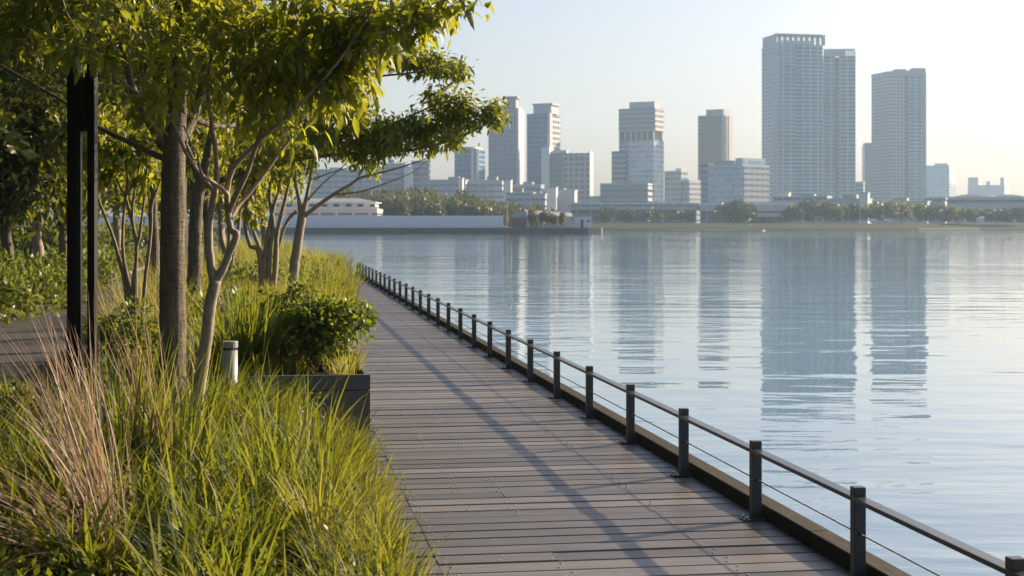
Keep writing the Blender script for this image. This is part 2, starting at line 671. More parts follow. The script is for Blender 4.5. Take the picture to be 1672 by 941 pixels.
# ------------------------------------------------------------------ railing
PH, PW = 0.455, 0.058
Y0, SP, NP = 5.36, 1.56, 30
railing = empty('railing', (FX, Y0, 0), 0, 'low dark grey steel railing with a single wire rope along the water edge', 'railing')
post_me = None
posts = []
for i in range(-1, NP):
    if i == -1:
        pm = MB()
        pm.box(-PW / 2, PW / 2, -PW / 2, PW / 2, 0.009, PH)
        p0 = pm.build('post', M_steel, railing, bevel=0.003)
        bp = MB()
        bp.box(-0.085, 0.052, -0.055, 0.055, 0.0035, 0.0105)
        bp.build('base_plate', M_steel, p0, bevel=0.002)
        for by in (-0.032, 0.032):
            bb = MB()
            bb.tube([(-0.063, by, 0.01), (-0.063, by, 0.024)], 0.0085, 6)
            bb.build('anchor_bolt', M_zinc, p0)
        cf = MB()
        cf.tube([(0, -PW / 2 - 0.016, 0.235), (0, -PW / 2 + 0.002, 0.235)], 0.0075, 10)
        cf.build('cable_fitting', M_cable, p0)
        cf = MB()
        cf.tube([(0, PW / 2 - 0.002, 0.235), (0, PW / 2 + 0.016, 0.235)], 0.0075, 10)
        cf.build('cable_fitting', M_cable, p0)
        p0.location = (0, -SP, 0)
    else:
        p = copy_tree(p0, railing)
        p.location = (0, i * SP, 0)
yA, yB = -SP * 1.5, (NP - 1) * SP
mb = MB()
mb.box(-0.036, 0.027, yA, yB, 0.388, 0.41)
mb.build('handrail', M_rail, railing, bevel=0.003)
mb = MB()
mb.tube([(0, yA, 0.235), (0, yB, 0.235)], 0.0038, 8)
mb.build('wire_rope', M_cable, railing, True)

# ------------------------------------------------------------------ planters, bollard, lamp column


def planter(name, x0, x1, y0, y1, h, seam, label):
    t = empty(name, ((x0 + x1) / 2, y0, 0), 0, label, 'planter', 'grey planter boxes beside the boardwalk')
    ox = (x0 + x1) / 2
    mb = MB()
    mb.box(x0 - ox, x1 - ox, 0, y1 - y0, 0.004, seam)
    mb.build('lower_panel', M_planter, t, bevel=0.006)
    th = 0.05
    mb = MB()
    X0, X1, D = x0 - ox, x1 - ox, y1 - y0
    for a in ((X0, X1, 0, th), (X0, X1, D - th, D), (X0, X0 + th, th, D - th), (X1 - th, X1, th, D - th)):
        mb.box(*a, seam + 0.006, h)
    mb.build('rim', M_planter, t, bevel=0.004)
    mb = MB()
    mb.box(X0 + th, X1 - th, th, D - th, seam + 0.001, h - 0.04)
    mb.build('soil_fill', M_soil, t)
    return t


planter('planter', -1.6, 0.795, 12.68, 15.2, 0.456, 0.325, 'dark grey planter box nearest the camera holding a round leafy shrub')
planter('planter', -1.2, 0.9, 20.2, 22.6, 0.456, 0.325, 'second dark grey planter box half hidden behind the round leafy shrub')

# steel edging of the near bed
mb = MB()
mb.box(0.44, 0.462, 3.0, 12.3, -0.05, 0.09)
tag(mb.build('bed_edging', M_planter), 'thin grey metal edging along the near grass bed', 'edging')

bp = at(375, 600, 11.9)
bol = empty('bollard_light', (bp[0], bp[1], 0), 0, 'short grey cylindrical bollard light standing in the grass', 'bollard')
mb = MB()
mb.tube([(0, 0, 0), (0, 0, 0.72)], 0.062, 28)
mb.build('post', M_bollard, bol, True).data.polygons.foreach_set('use_smooth', [True] * 28 + [False] * 2)
mb = MB()
mb.tube([(0, 0, 0.722), (0, 0, 0.738)], 0.056, 28)
mb.build('light_slot', M_black, bol)
mb = MB()
mb.tube([(0, 0, 0.7405), (0, 0, 0.784), (0, 0, 0.79)], [0.064, 0.064, 0.059], 28)
mb.build('cap', M_bollard, bol)

lp = at(134, 600, 12.25)
lamp = empty('light_column', (lp[0], lp[1], 0), -YAW, 'tall black twin post light column among the tree leaves', 'light column')
k = 12.25 / FPX
mb = MB()
mb.box(-22 * k, -6 * k, -0.05, 0.05, 0.012, 4.3)
mb.build('post', M_black, lamp, bevel=0.003)
mb = MB()
mb.box(-4.5 * k, -1.5 * k, -0.03, 0.03, 0.012, 4.3)
mb.build('post', M_black, lamp, bevel=0.002)
mb = MB()
mb.box(11 * k, 23 * k, -0.05, 0.05, 0.012, 4.3)
mb.build('post', M_black, lamp, bevel=0.003)
mb = MB()
mb.box(-5.8 * k, 10.8 * k, -0.045, 0.045, zat(215, 12.25), zat(120, 12.25))
mb.build('housing', M_black, lamp, bevel=0.002)
mb = MB()
mb.box(-0.15, 0.15, -0.09, 0.09, 0.0, 0.0115)
mb.build('base_plate', M_black, lamp)

# ------------------------------------------------------------------ trees


class Tree:
    def __init__(s, name, label, base, bark, leafm, group=None, cat='tree'):
        s.root = empty(name, base, 0, label, cat, group)
        s.base = np.array(base, float)
        s.bark, s.leafm = bark, leafm
        s.nodes = []
        s.tw = MB()
        s.P, s.D, s.Nn, s.Ln, s.Wd = [], [], [], [], []

    def limb(s, name, pts, r0, r1, sides=9, per=6, wob=0.03, attract=True, flare=0.0, jit=0.4):
        path = smooth_path(pts, per)
        t = np.linspace(0, 1, len(path))
        path[1:-1] += rng.normal(0, 0.15, (len(path) - 2, 3)) * (r0 + r1) * 0.5 * jit
        r = r0 + (r1 - r0) * t ** 0.8
        if flare:
            r = r * (1 + flare * np.exp(-t * 14))
        m = MB()
        m.tube(path - s.base, r, sides, True, wob)
        m.build(name, s.bark, s.root, True)
        if attract:
            s.nodes.extend(list(path))
        return path

    def limbpx(s, name, pts, d, r0, r1, **kw):
        P = []
        for p in pts:
            dd = p[2] if len(p) > 2 else d
            P.append(at(p[0], p[1], dd))
        return s.limb(name, P, r0, r1, **kw)

    def spray(s, c, r, n, leaves, ln, twig_r=0.0035, droop=0.5, reach=0.22, thin=True):
        """n twig ends spread through an ellipsoid, each joined to the nearest wood and hung with leaves"""
        q = unit(rng.normal(size=(n, 3))) * (rng.random(n) ** (1 / 2.2))[:, None]
        tg = np.asarray(c) + q * np.asarray(r)
        nodes = np.array(s.nodes)
        dmin = np.array([np.min(np.linalg.norm(nodes - t, axis=1)) for t in tg])
        for i in np.argsort(dmin):
            t = tg[i]
            nodes = np.array(s.nodes)
            dist = np.linalg.norm(nodes - t, axis=1) + 0.4 * np.maximum(0, nodes[:, 2] - t[2])
            a = nodes[np.argmin(dist)]
            ln_ = np.linalg.norm(t - a)
            mid = (a + t) / 2 + UP * ln_ * 0.12 + rng.normal(0, 0.06, 3) * ln_
            m = max(3, int(ln_ / 0.12))
            tt = np.linspace(0, 1, m + 1)[:, None]
            path = (1 - tt) ** 2 * a + 2 * tt * (1 - tt) * mid + tt ** 2 * t
            if thin:
                s.tw.tube(path - s.base, np.linspace(twig_r * (1 + min(2.0, ln_)), twig_r * 0.5, m + 1), 5, False)
            s.nodes.extend(list(path[1:]))
            # leaves towards the end of the twig
            k = rng.poisson(leaves) + 2
            u = 1 - rng.random(k) ** 1.5 * min(1.0, 0.55 / max(ln_, 0.2))
            pos = (1 - u)[:, None] ** 2 * a + (2 * u * (1 - u))[:, None] * mid + (u ** 2)[:, None] * t
            pos = pos + rng.normal(0, reach * 0.28, (k, 3))
            d0 = unit(t - mid + 1e-6)
            dr = unit(d0 * 0.5 + rng.normal(0, 0.75, (k, 3)) - UP * droop)
            nn = unit(UP * 1.0 + rng.normal(0, 0.55, (k, 3)))
            L_ = ln * rng.uniform(0.5, 1.35, k)
            s.P.append(pos)
            s.D.append(dr)
            s.Nn.append(nn)
            s.Ln.append(L_)
            s.Wd.append(L_ * rng.uniform(0.34, 0.48, k))

    def spx(s, px, py, d, rx, ry, rd, n, leaves, ln, **kw):
        """ellipsoid given by its place in the view: half sizes rx, ry in pixels at distance d, rd metres deep"""
        k = d / FPX
        c = at(px, py, d)
        q = unit(rng.normal(size=(n, 3))) * (rng.random(n) ** (1 / 2.2))[:, None]
        s._c = c
        # rotate the ellipsoid with the view: done by building targets directly
        old = rng
        R = np.stack([RT, FW, UP])
        s.spray_t(c + (q * np.array([rx * k, rd, ry * k])) @ R, leaves, ln, **kw)

    def spray_t(s, tg, leaves, ln, **kw):
        for t in tg[np.argsort([np.min(np.linalg.norm(np.array(s.nodes) - t, axis=1)) for t in tg])]:
            s.spray(t, (0.001,) * 3, 1, leaves, ln, **kw)

    def bulk(s, c, r, n, ln):
        """crown mass added to cast shade: leaves gathered in clumps through an ellipsoid centred c above the base"""
        C = s.base + np.asarray(c) + unit(rng.normal(size=(26, 3))) * (rng.random(26) ** 0.5)[:, None] * np.asarray(r)
        k = rng.integers(0, 26, n)
        q = unit(rng.normal(size=(n, 3)))
        s.P.append(C[k] + q * rng.uniform(0.2, 0.75, n)[:, None])
        s.D.append(unit(q + rng.normal(0, 0.7, (n, 3)) - UP * 0.3))
        s.Nn.append(unit(UP + rng.normal(0, 0.6, (n, 3))))
        L_ = ln * rng.uniform(0.7, 1.3, n)
        s.Ln.append(L_)
        s.Wd.append(L_ * 0.45)

    def finish(s, fine=True, twigs=True):
        if twigs and s.tw.v:
            tag(s.tw.build('twigs', M_twig, s.root, True), kind='stuff')
        if s.P:
            P = np.concatenate(s.P) - s.base
            a = (P, np.concatenate(s.D), np.concatenate(s.Nn), np.concatenate(s.Ln), np.concatenate(s.Wd))
            V, Q = leaves_fine(*a) if fine else leaves_coarse(*a)
            quads('crown', V, Q, s.leafm, s.root, fine)
        return s.root


# --- big trunk tree
dA = 11.6
b = at(281, 733, dA)
b[2] = 0
tA = Tree('shade_tree', 'large tree with the thick rough trunk beside the black light column', b, M_bark_big, M_leaf, 'trees in the waterfront bed')
tA.limbpx('trunk', [(281, 736), (281, 640), (282, 540), (282, 420), (283, 300), (285, 215)], dA, 0.112, 0.086, sides=40, per=6, wob=0.008, flare=0.35, jit=0.08)
tA.limbpx('limb', [(285, 225), (292, 130), (300, 30), (318, -120), (330, -260)], dA, 0.084, 0.03, sides=14, wob=0.02)
tA.limbpx('limb', [(276, 262), (240, 246, 12.0), (190, 222, 12.5), (158, 206, 12.7), (110, 170, 12.9), (60, 140, 13.1), (-20, 95, 13.3)], dA, 0.03, 0.008)
tA.limbpx('limb', [(270, 240), (240, 190, 11.4), (215, 140, 11.2), (200, 60, 11), (190, -40, 10.8)], dA, 0.05, 0.015)
tA.limbpx('limb', [(294, 235), (318, 185, 11.8), (335, 120, 12), (350, 20, 12.3), (372, -90, 12.6)], dA, 0.05, 0.015)
tA.limbpx('limb', [(296, 180), (345, 205, 12), (400, 200, 12.6), (470, 170, 13.2), (540, 140, 13.6)], dA, 0.03, 0.008)
tA.limbpx('limb', [(288, 120), (240, 60, 12.2), (150, 10, 12.8), (60, -30, 13.2), (-60, -60, 13.6)], dA, 0.035, 0.01)
for (x, y, d, rx, ry, rd, n) in [(60, 20, 11.6, 120, 75, 0.8, 90), (190, 20, 11.2, 120, 80, 0.9, 110), (330, 50, 11.8, 110, 100, 0.9, 90), (440, 90, 12.8, 110, 80, 0.8, 90),
                                 (300, 140, 12.2, 80, 50, 0.6, 40), (200, -120, 11.8, 330, 110, 1.6, 150), (400, -150, 12, 200, 120, 1.4, 50)]:
    tA.spx(x, y, d, rx, ry, rd, int(n * 1.05), 14, 0.082, droop=0.4)
tA.bulk((-0.4, -0.6, 5.6), (2.4, 2.4, 1.1), 6500, 0.15)
tA.finish()

# --- slim forked tree in front
dB = 10.7
b = at(309, 763, dB)
b[2] = 0
tB = Tree('young_tree', 'slender pale forked tree leaning in front of the thick trunk', b, M_bark_slim, M_leaf_light, 'trees in the waterfront bed')
tB.limbpx('trunk', [(306, 768), (312, 720), (320, 665), (330, 600), (338, 545), (343, 500), (352, 458)], dB, 0.05, 0.04, sides=20, wob=0.01, flare=0.3, jit=0.15)
tB.limbpx('limb', [(350, 466), (344, 430), (341, 390), (344, 350), (349, 318), (354, 285), (352, 250), (345, 200), (340, 140), (348, 60), (352, -40)], dB, 0.034, 0.008, sides=12)
tB.limbpx('limb', [(352, 460), (366, 435), (377, 408), (386, 384), (377, 374), (373, 350), (371, 312), (379, 279), (397, 256), (422, 229), (434, 170), (440, 119), (443, 83), (425, 40), (411, 5), (400, -60)], dB, 0.033, 0.006, sides=12)
tB.limbpx('limb', [(374, 345), (385, 320, 10.6), (402, 285, 10.5), (413, 255, 10.45), (424, 230, 10.4), (455, 203, 10.35), (483, 177, 10.3), (510, 148, 10.3), (537, 119, 10.2), (573, 72, 10.1), (595, 36, 10.1), (612, 0, 10), (640, -60, 10)], dB, 0.022, 0.005)
tB.limbpx('limb', [(376, 358), (390, 335, 10.8), (405, 318, 10.85), (430, 286, 10.9), (454, 253, 10.95), (472, 230, 11), (490, 200, 11), (500, 172, 11.1), (520, 120, 11.2), (560, 60, 11.3), (620, 20, 11.4), (700, -10, 11.5)], dB, 0.018, 0.005)
tB.limbpx('limb', [(372, 318), (358, 304, 10.6), (340, 293, 10.5), (331, 286, 10.45), (325, 268, 10.4), (322, 250, 10.4), (312, 235, 10.3), (300, 205, 10.2)], dB, 0.016, 0.005)
tB.limbpx('limb', [(350, 314), (333, 292, 10.6), (318, 272, 10.5), (307, 255, 10.4), (297, 236, 10.35), (279, 194, 10.2), (240, 163, 10.1), (204, 136, 10), (176, 105, 9.9), (150, 78, 9.8), (112, 27, 9.7), (95, -30, 9.7)], dB, 0.017, 0.005)
tB.limbpx('limb', [(434, 215), (461, 184, 10.9), (484, 145, 11), (505, 105, 11.1), (515, 55, 11.2), (521, 0, 11.3), (530, -80, 11.4)], dB, 0.014, 0.004)
tB.limbpx('limb', [(443, 85), (463, 62, 10.6), (487, 32, 10.5), (498, 5, 10.4), (505, -60, 10.4)], dB, 0.009, 0.004)
tB.limbpx('limb', [(573, 72, 10.1), (610, 58, 10.1), (650, 45, 10.1), (700, 30, 10.1), (745, 5, 10.1), (790, -15, 10.1)], dB, 0.007, 0.003)
for (x, y, d, rx, ry, rd, n, lv) in [(440, 60, 10.6, 90, 90, 0.5, 60, 13), (540, 60, 10.5, 90, 80, 0.5, 75, 13), (620, 30, 10.4, 80, 60, 0.4, 50, 13), (690, 20, 10.3, 55, 40, 0.3, 26, 12), (755, -12, 10.2, 40, 18, 0.15, 9, 9),
                                     (500, 140, 10.7, 100, 60, 0.5, 55, 13), (570, 120, 10.5, 55, 40, 0.35, 26, 13), (440, 190, 10.7, 70, 50, 0.5, 26, 10),
                                     (150, 50, 9.8, 110, 50, 0.3, 24, 9), (280, 120, 10.2, 80, 80, 0.4, 26, 9), (360, 40, 10.6, 60, 80, 0.4, 26, 10), (240, 185, 10.2, 20, 14, 0.1, 4, 9),
                                     (540, -120, 10.6, 200, 110, 1.0, 45, 14)]:
    tB.spx(x, y, d, rx, ry, rd, max(4, int(n * 0.76)), lv, 0.1, droop=0.55)
tB.finish()

# --- tree behind with the long limb over the water
dD = 20.0
b = at(318, 580, dD)
b[2] = 0
tD = Tree('spreading_tree', 'dark trunked tree with a long leafy limb reaching out over the water', b, M_bark_big, M_leaf, 'trees in the waterfront bed')
tD.limbpx('trunk', [(318, 582), (318, 500), (318, 420), (320, 340), (330, 290)], dD, 0.11, 0.075, sides=14, wob=0.03)
tD.limbpx('limb', [(325, 305), (370, 292), (430, 274), (490, 259), (560, 252), (640, 248), (700, 240), (760, 220), (800, 200), (822, 188)], dD, 0.045, 0.008)
tD.limbpx('limb', [(330, 292), (350, 200), (380, 100), (400, 0), (420, -100)], dD, 0.06, 0.02)
tD.limbpx('limb', [(326, 300), (300, 230), (250, 150), (200, 60)], dD, 0.045, 0.015)
tD.limbpx('limb', [(372, 130), (460, 150, 19.5), (540, 140, 19.3), (620, 125, 19), (680, 118, 19), (740, 105, 19)], dD, 0.03, 0.006)
tD.limbpx('limb', [(560, 252), (620, 215, 19.6), (680, 185, 19.4), (730, 165, 19.2), (770, 158, 19.2)], dD, 0.02, 0.005)
for (x, y, rx, ry, rd, n) in [(520, 228, 75, 32, 1.0, 60), (620, 222, 75, 32, 0.9, 75), (700, 215, 60, 32, 0.8, 60), (560, 190, 60, 28, 0.8, 40), (765, 190, 45, 26, 0.5, 40), (810, 190, 20, 15, 0.3, 12), (725, 165, 45, 20, 0.5, 28), (805, 172, 15, 6, 0.2, 4),
                              (700, 103, 55, 17, 0.6, 38), (745, 118, 24, 10, 0.4, 11), (660, 95, 40, 20, 0.6, 22), (620, 245, 45, 16, 0.5, 16), (745, 232, 12, 10, 0.3, 6), (580, 250, 20, 20, .3, 6),
                              (450, 200, 90, 60, 1.4, 60), (380, 120, 110, 90, 1.5, 70), (300, 60, 140, 100, 1.5, 50), (330, -80, 230, 110, 2.4, 110), (180, 40, 130, 110, 2.0, 60), (430, 250, 60, 24, 0.8, 22), (560, 60, 110, 80, 1.2, 40)]:
    tD.spx(x, y, 19.8, rx, ry, rd, int(n * 1.25), 16, 0.088, droop=0.3)
tD.bulk((-0.3, 0, 6.6), (2.4, 2.4, 1.1), 5000, 0.18)
tD.finish()

# --- forked tree near the end of the bed
dC = 25.0
b = at(478, 536, dC)
b[2] = 0
tC = Tree('forked_tree', 'tree with dark forked stem and bare lower branches at the end of the bed', b, M_bark_slim, M_leaf, 'trees in the waterfront bed')
tC.limbpx('trunk', [(470, 538), (476, 480), (482, 425), (488, 385), (493, 352)], dC, 0.095, 0.07, sides=12)
tC.limbpx('limb', [(492, 356), (487, 320), (481, 290), (478, 260), (470, 220)], dC, 0.045, 0.018)
tC.limbpx('limb', [(494, 354), (501, 320), (507, 290), (512, 262), (525, 220)], dC, 0.045, 0.015)
tC.limbpx('limb', [(495, 355), (520, 335), (546, 317), (572, 302), (590, 290), (630, 280), (665, 270), (700, 258)], dC, 0.042, 0.008)
tC.limbpx('limb', [(546, 318), (590, 313), (620, 303), (650, 292), (680, 278), (695, 264)], dC, 0.016, 0.005)
tC.limbpx('limb', [(582, 296), (590, 278), (600, 262), (590, 250)], dC, 0.018, 0.006)
tC.limbpx('limb', [(500, 330), (525, 302), (545, 285), (560, 272), (575, 255)], dC, 0.018, 0.006)
tC.limbpx('limb', [(484, 345), (470, 360), (460, 385), (452, 420), (450, 440)], dC, 0.03, 0.022)
tC.limbpx('limb', [(505, 295), (535, 284), (565, 275), (610, 262)], dC, 0.014, 0.005)
for (x, y, rx, ry, rd, n) in [(490, 225, 60, 35, 1.0, 50), (560, 240, 50, 20, 0.8, 24), (600, 268, 30, 12, 0.5, 8), (475, 270, 25, 25, 0.6, 9), (505, 265, 15, 15, .4, 5)]:
    tC.spx(x, y, dC, rx, ry, rd, n, 15, 0.11, droop=0.6)
tC.bulk((-0.6, 0, 7.2), (2.2, 2.2, 1.0), 4500, 0.18)
tC.finish()

# --- multi stem trees in the bed
def multi(name, label, dist, stems, crowns, bark, leafm, r=0.03, ln=0.11, group='multi stem trees in the bed'):
    bx = stems[0][0][0]
    b = at(bx, 500, dist)
    b[2] = 0
    t = Tree(name, label, b, bark, leafm, group)
    for i, s in enumerate(stems):
        t.limbpx('stem', s, dist, r * random.uniform(0.8, 1.1), r * 0.4, sides=8)
    for (x, y, rx, ry, rd, n) in crowns:
        t.spx(x, y, dist, rx, ry, rd, n, 13, ln, droop=0.6)
    t.bulk((0, 0, 1.7 + 0.147 * dist + 2.2), (2.0, 2.0, 1.0), 3800, 0.18)
    if dist > 20:
        t.bulk((-0.3, 0.3, 4.3), (1.1, 1.6, 0.8), 2600, 0.15)  # lower leaf mass added to shade the hedge beyond the path
    t.finish()


g15 = HOR + CH * FPX / 15
multi('multi_stem_tree', 'cluster of thin pale stems beside the path left of the thick trunk', 15.0,
      [[(218, g15), (207, 490), (196, 430), (185, 389), (170, 350), (158, 315), (150, 260), (145, 200)],
       [(220, g15), (211, 480), (203, 430), (200, 390), (203, 340), (208, 300), (205, 250), (214, 200)],
       [(222, g15), (217, 480), (222, 430), (222, 390), (212, 350), (206, 325), (190, 290), (180, 240)],
       [(224, g15), (236, 470), (242, 420), (247, 370), (248, 335), (258, 305), (268, 270), (280, 230)],
       [(222, g15), (222, 430), (228, 385), (236, 320), (240, 270), (238, 210)],
       [(222, 395), (216, 350), (222, 300), (232, 250)]],
      [(190, 215, 80, 40, 0.6, 40), (250, 230, 50, 40, 0.6, 26), (176, 285, 14, 12, 0.2, 5), (240, 288, 22, 14, 0.3, 7), (170, 250, 40, 25, .5, 10)], M_bark_pale, M_leaf_light, 0.022)
g22 = HOR + CH * FPX / 22
multi('multi_stem_tree', 'cluster of leaning brown stems between the slender tree and the forked tree', 22.0,
      [[(432, g22), (432, 430), (436, 390), (445, 345), (456, 305), (468, 262), (485, 215)],
       [(434, g22), (428, 430), (416, 385), (404, 345), (396, 310), (392, 260)],
       [(438, g22), (450, 430), (452, 385), (462, 340), (472, 300), (480, 265)],
       [(430, g22), (424, 420), (408, 400), (400, 360), (410, 310), (425, 260)],
       [(438, g22), (440, 420), (446, 370), (440, 320), (444, 280), (440, 230)]],
      [(430, 290, 40, 25, 0.8, 26), (400, 270, 40, 30, 0.8, 22), (470, 250, 35, 25, 0.8, 20), (420, 230, 70, 40, 1.0, 40), (415, 335, 26, 18, .6, 8)], M_bark_slim, M_leaf_light, 0.045, 0.12)
g19 = HOR + CH * FPX / 26
multi('multi_stem_tree', 'cluster of thin stems seen behind the fork of the slender tree', 26.0,
      [[(372, g19), (368, 430), (362, 390), (358, 340), (352, 290), (340, 240)],
       [(374, g19), (378, 430), (388, 390), (392, 345), (404, 300), (415, 250)],
       [(372, g19), (372, 430), (374, 380), (370, 330), (376, 280), (380, 230)]],
      [(380, 300, 60, 30, 1, 30), (350, 260, 60, 40, 1, 30), (395, 335, 30, 14, .6, 8)], M_bark_slim, M_leaf_light, 0.05, 0.13)

# --- background trees left beyond the path
bgl = [(12, 34, 'dark tree at the far left beyond the path hedge', -1), (62, 37, 'short thick tree behind the hedge left of the light column', 0), (104, 40, 'dark trunked tree just left of the light column beyond the path', 1)]
for (px, d, lab, k) in bgl:
    b = at(px, 400, d)
    b[2] = 0
    t = Tree('background_tree', lab, b, M_bark_big if k else M_bark_slim, M_leaf_dark, 'trees beyond the path')
    kx = d / FPX
    gy = HOR + CH * FPX / d
    t.limbpx('trunk', [(px + 4, gy), (px + 2, 430), (px - 2, 380), (px - 1, 340), (px, 300), (px + 3, 200)], d, 0.15, 0.09, sides=10)
    t.limbpx('limb', [(px, 335), (px - 25, 300), (px - 60, 270), (px - 90, 220)], d, 0.06, 0.02)
    t.limbpx('limb', [(px, 330), (px + 25, 290), (px + 55, 240), (px + 80, 180)], d, 0.06, 0.02)
    t.limbpx('limb', [(px, 260), (px + 10, 150), (px - 10, 50), (px, -40)], d, 0.07, 0.02)
    for (x, y, rx, ry, rd, n) in [(px - 20, 270, 80, 60, 1.5, 60), (px + 30, 220, 90, 70, 1.5, 60), (px, 130, 110, 90, 1.6, 70), (px + 10, 330, 50, 26, 1.0, 16), (px, 10, 130, 90, 1.6, 60), (px + 20, 290, 100, 45, 1.5, 60), (px - 30, 320, 70, 26, 1.2, 22)]:
        t.spx(x, y, d, rx, ry, rd, n, 34, 0.24, droop=0.4, reach=0.8, thin=(n < 30))
    t.finish(False)
for (px, d, lab, lo) in [(190, 52, 'leafy tree crown seen between the light column and the thick trunk', 300), (270, 60, 'far leafy tree directly behind the thick trunk', 305), (360, 58, 'far leafy tree behind the slender forked tree', 310), (-60, 46, 'dark leafy tree at the picture edge behind the hedge', 320),
                         (430, 62, 'far yellowish tree behind the leaning brown stems', 290)]:
    b = at(px, 400, d)
    b[2] = 0
    t = Tree('background_tree', lab, b, M_bark_slim, M_leaf_light if px > 150 else M_leaf_dark, 'trees beyond the path')
    gy = HOR + CH * FPX / d
    t.limbpx('trunk', [(px, gy), (px + 2, 390), (px, 350), (px - 3, 280), (px, 200)], d, 0.15, 0.09, sides=8)
    t.limbpx('limb', [(px, 330), (px + 20, 280), (px + 45, 230)], d, 0.07, 0.03)
    t.limbpx('limb', [(px, 320), (px - 20, 270), (px - 45, 220)], d, 0.07, 0.03)
    for (x, y, rx, ry, rd, n) in [(px, lo + 4, 70, 32, 1.5, 60), (px - 10, 250, 85, 55, 2, 100), (px + 20, 160, 85, 70, 2, 75), (px, 80, 80, 70, 2, 40)]:
        if px == 430 and y < 200:
            continue
        t.spx(x, y, d, rx, ry, rd, n, 34, 0.3, droop=0.4, reach=1.1, thin=False)
    t.finish(False)

# trees added left of and behind the viewpoint, mostly unseen, to block sky light
parts = []
for (gx, gy) in [(-7, 2), (-8, 8), (-7.5, 14), (-9, 20), (-12, 12), (-12, 4), (-6, -4), (-2, -6), (1.5, -7), (-10, -3), (-13, 24), (-3.2, -11), (-11, 30), (-4.5, 0), (-3.5, -3), (-6, 6), (0, -4)]:
    C = np.array([gx, gy, 0.0]) + rng.normal(0, 1, (16, 3)) * np.array([1.6, 1.6, 2.2]) + np.array([0, 0, 6.2])
    k_ = rng.integers(0, 16, 3200)
    q_ = unit(rng.normal(size=(3200, 3)))
    P_ = C[k_] + q_ * rng.uniform(0.5, 1.25, 3200)[:, None]
    P_[:, 2] = np.maximum(P_[:, 2], 0.4)
    L_ = rng.uniform(0.25, 0.45, 3200)
    parts.append(leaves_coarse(P_, q_ + rng.normal(0, 0.7, (3200, 3)), unit(q_ + rng.normal(0, 0.6, (3200, 3))), L_, L_ * 0.6))
    tb = MB()
    tb.tube([(gx, gy, 0), (gx + 0.1, gy, 3), (gx, gy + 0.1, 5.5)], [0.17, 0.13, 0.05], 4, False)
    parts.append((np.array(tb.v), np.array(tb.f)))
V, Q = merge(parts)
tag(quads('woods', V, Q, M_leaf_dark), kind='stuff')

for (px, d, lab) in [(338, 40, 'dense tree added for shade deep in the bed behind the slender tree'), (300, 47, 'dense tree added for shade deep in the bed right of the thick trunk'), (250, 34, 'dense tree added for shade deep in the bed left of the thick trunk')]:
    b = at(px, 400, d)
    b[2] = 0
    t = Tree('added_shade_tree', lab, b, M_bark_big, M_leaf_dark, 'trees in the waterfront bed')  # extra trees added to shade the background trees beyond the path
    t.limbpx('trunk', [(px, HOR + CH * FPX / d), (px + 2, 400), (px - 1, 330), (px + 2, 240), (px, 140)], d, 0.13, 0.07, sides=10, wob=0.01)
    for sx in (-1, 1):
        t.limbpx('limb', [(px, 250), (px + 20 * sx, 190), (px + 60 * sx, 120)], d, 0.06, 0.02)
    t.bulk((0, 0, 5.6), (2.0, 2.6, 2.2), 7000, 0.22)
    t.finish(False)

# ------------------------------------------------------------------ shrubs


def shrub_mesh(name, r, n, ln, mat, parent, squash=0.8, lumps=9, fine=True, stems=True, up=0.4, loose=0.42):
    """leaves set on the outside of overlapping lumps, with leaves inside too"""
    C = np.clip(rng.normal(0, loose, (lumps, 3)), -0.75, 0.75) * np.array([r[0], r[1], r[2] * squash]) + np.array([0, 0, r[2]])
    R = rng.uniform(0.35, 0.6, lumps) * min(r[0], r[1])
    k = rng.integers(0, lumps, n)
    q = unit(rng.normal(size=(n, 3)))
    q[:, 2] = np.where(rng.random(n) < 0.7, np.abs(q[:, 2]), q[:, 2])
    P = C[k] + q * (R[k] * rng.uniform(0.65, 1.08, n))[:, None]
    P[:, 2] = np.maximum(P[:, 2], 0.02)
    D = unit(q + rng.normal(0, 0.6, (n, 3)) + UP * up * 0.3)
    Nn = unit(q * 0.6 + UP * 0.7 + rng.normal(0, 0.4, (n, 3)))
    L_ = ln * rng.uniform(0.6, 1.25, n)
    V, Q = (leaves_fine if fine else leaves_coarse)(P, D, Nn, L_, L_ * rng.uniform(0.4, 0.55, n))
    o = quads('foliage', V, Q, mat, parent, fine)
    if stems:
        m = MB()
        for i in range(lumps):
            m.tube(smooth_path([(C[i][0] * 0.15, C[i][1] * 0.15, 0), (C[i][0] * 0.6, C[i][1] * 0.5, C[i][2] * 0.5), tuple(C[i])], 4), np.linspace(0.008, 0.003, 9), 5)
        m.build('stems', M_twig, parent)
    return o


def shrub(name, label, px, d, z0, r, n, ln, mat, group=None, **kw):
    p = at(px, 400, d)
    t = empty(name, (p[0], p[1], z0), 0, label, 'shrub', group)
    shrub_mesh('foliage', r, n, ln, mat, t, **kw)
    return t


shrub('round_shrub', 'rounded dark green leafy shrub spilling over the corner of the near planter box', 526, 13.35, 0.42, (0.4, 0.36, 0.34), 5200, 0.062, M_shrub, lumps=24, loose=0.34)
shrub('fine_shrub', 'loose dark shrub with fine leaves between light column and thick trunk', 212, 12.95, 0.42, (0.34, 0.3, 0.3), 2400, 0.05, M_shrub, lumps=12)
shrub('low_shrub', 'low bright leafy plant in the near planter beside the bollard light', 455, 13.1, 0.42, (0.34, 0.24, 0.2), 2000, 0.05, M_hedge, lumps=12)
shrub('leafy_shrub', 'taller leafy bush behind the rounded shrub of the near planter box', 466, 14.5, 0.42, (0.42, 0.36, 0.36), 2600, 0.065, M_hedge, lumps=14, loose=0.34)
shrub('low_shrub', 'small bright plant at the left edge in front of the path', 8, 11.2, 0.2, (0.2, 0.2, 0.2), 500, 0.06, M_hedge, lumps=6)
hed = []
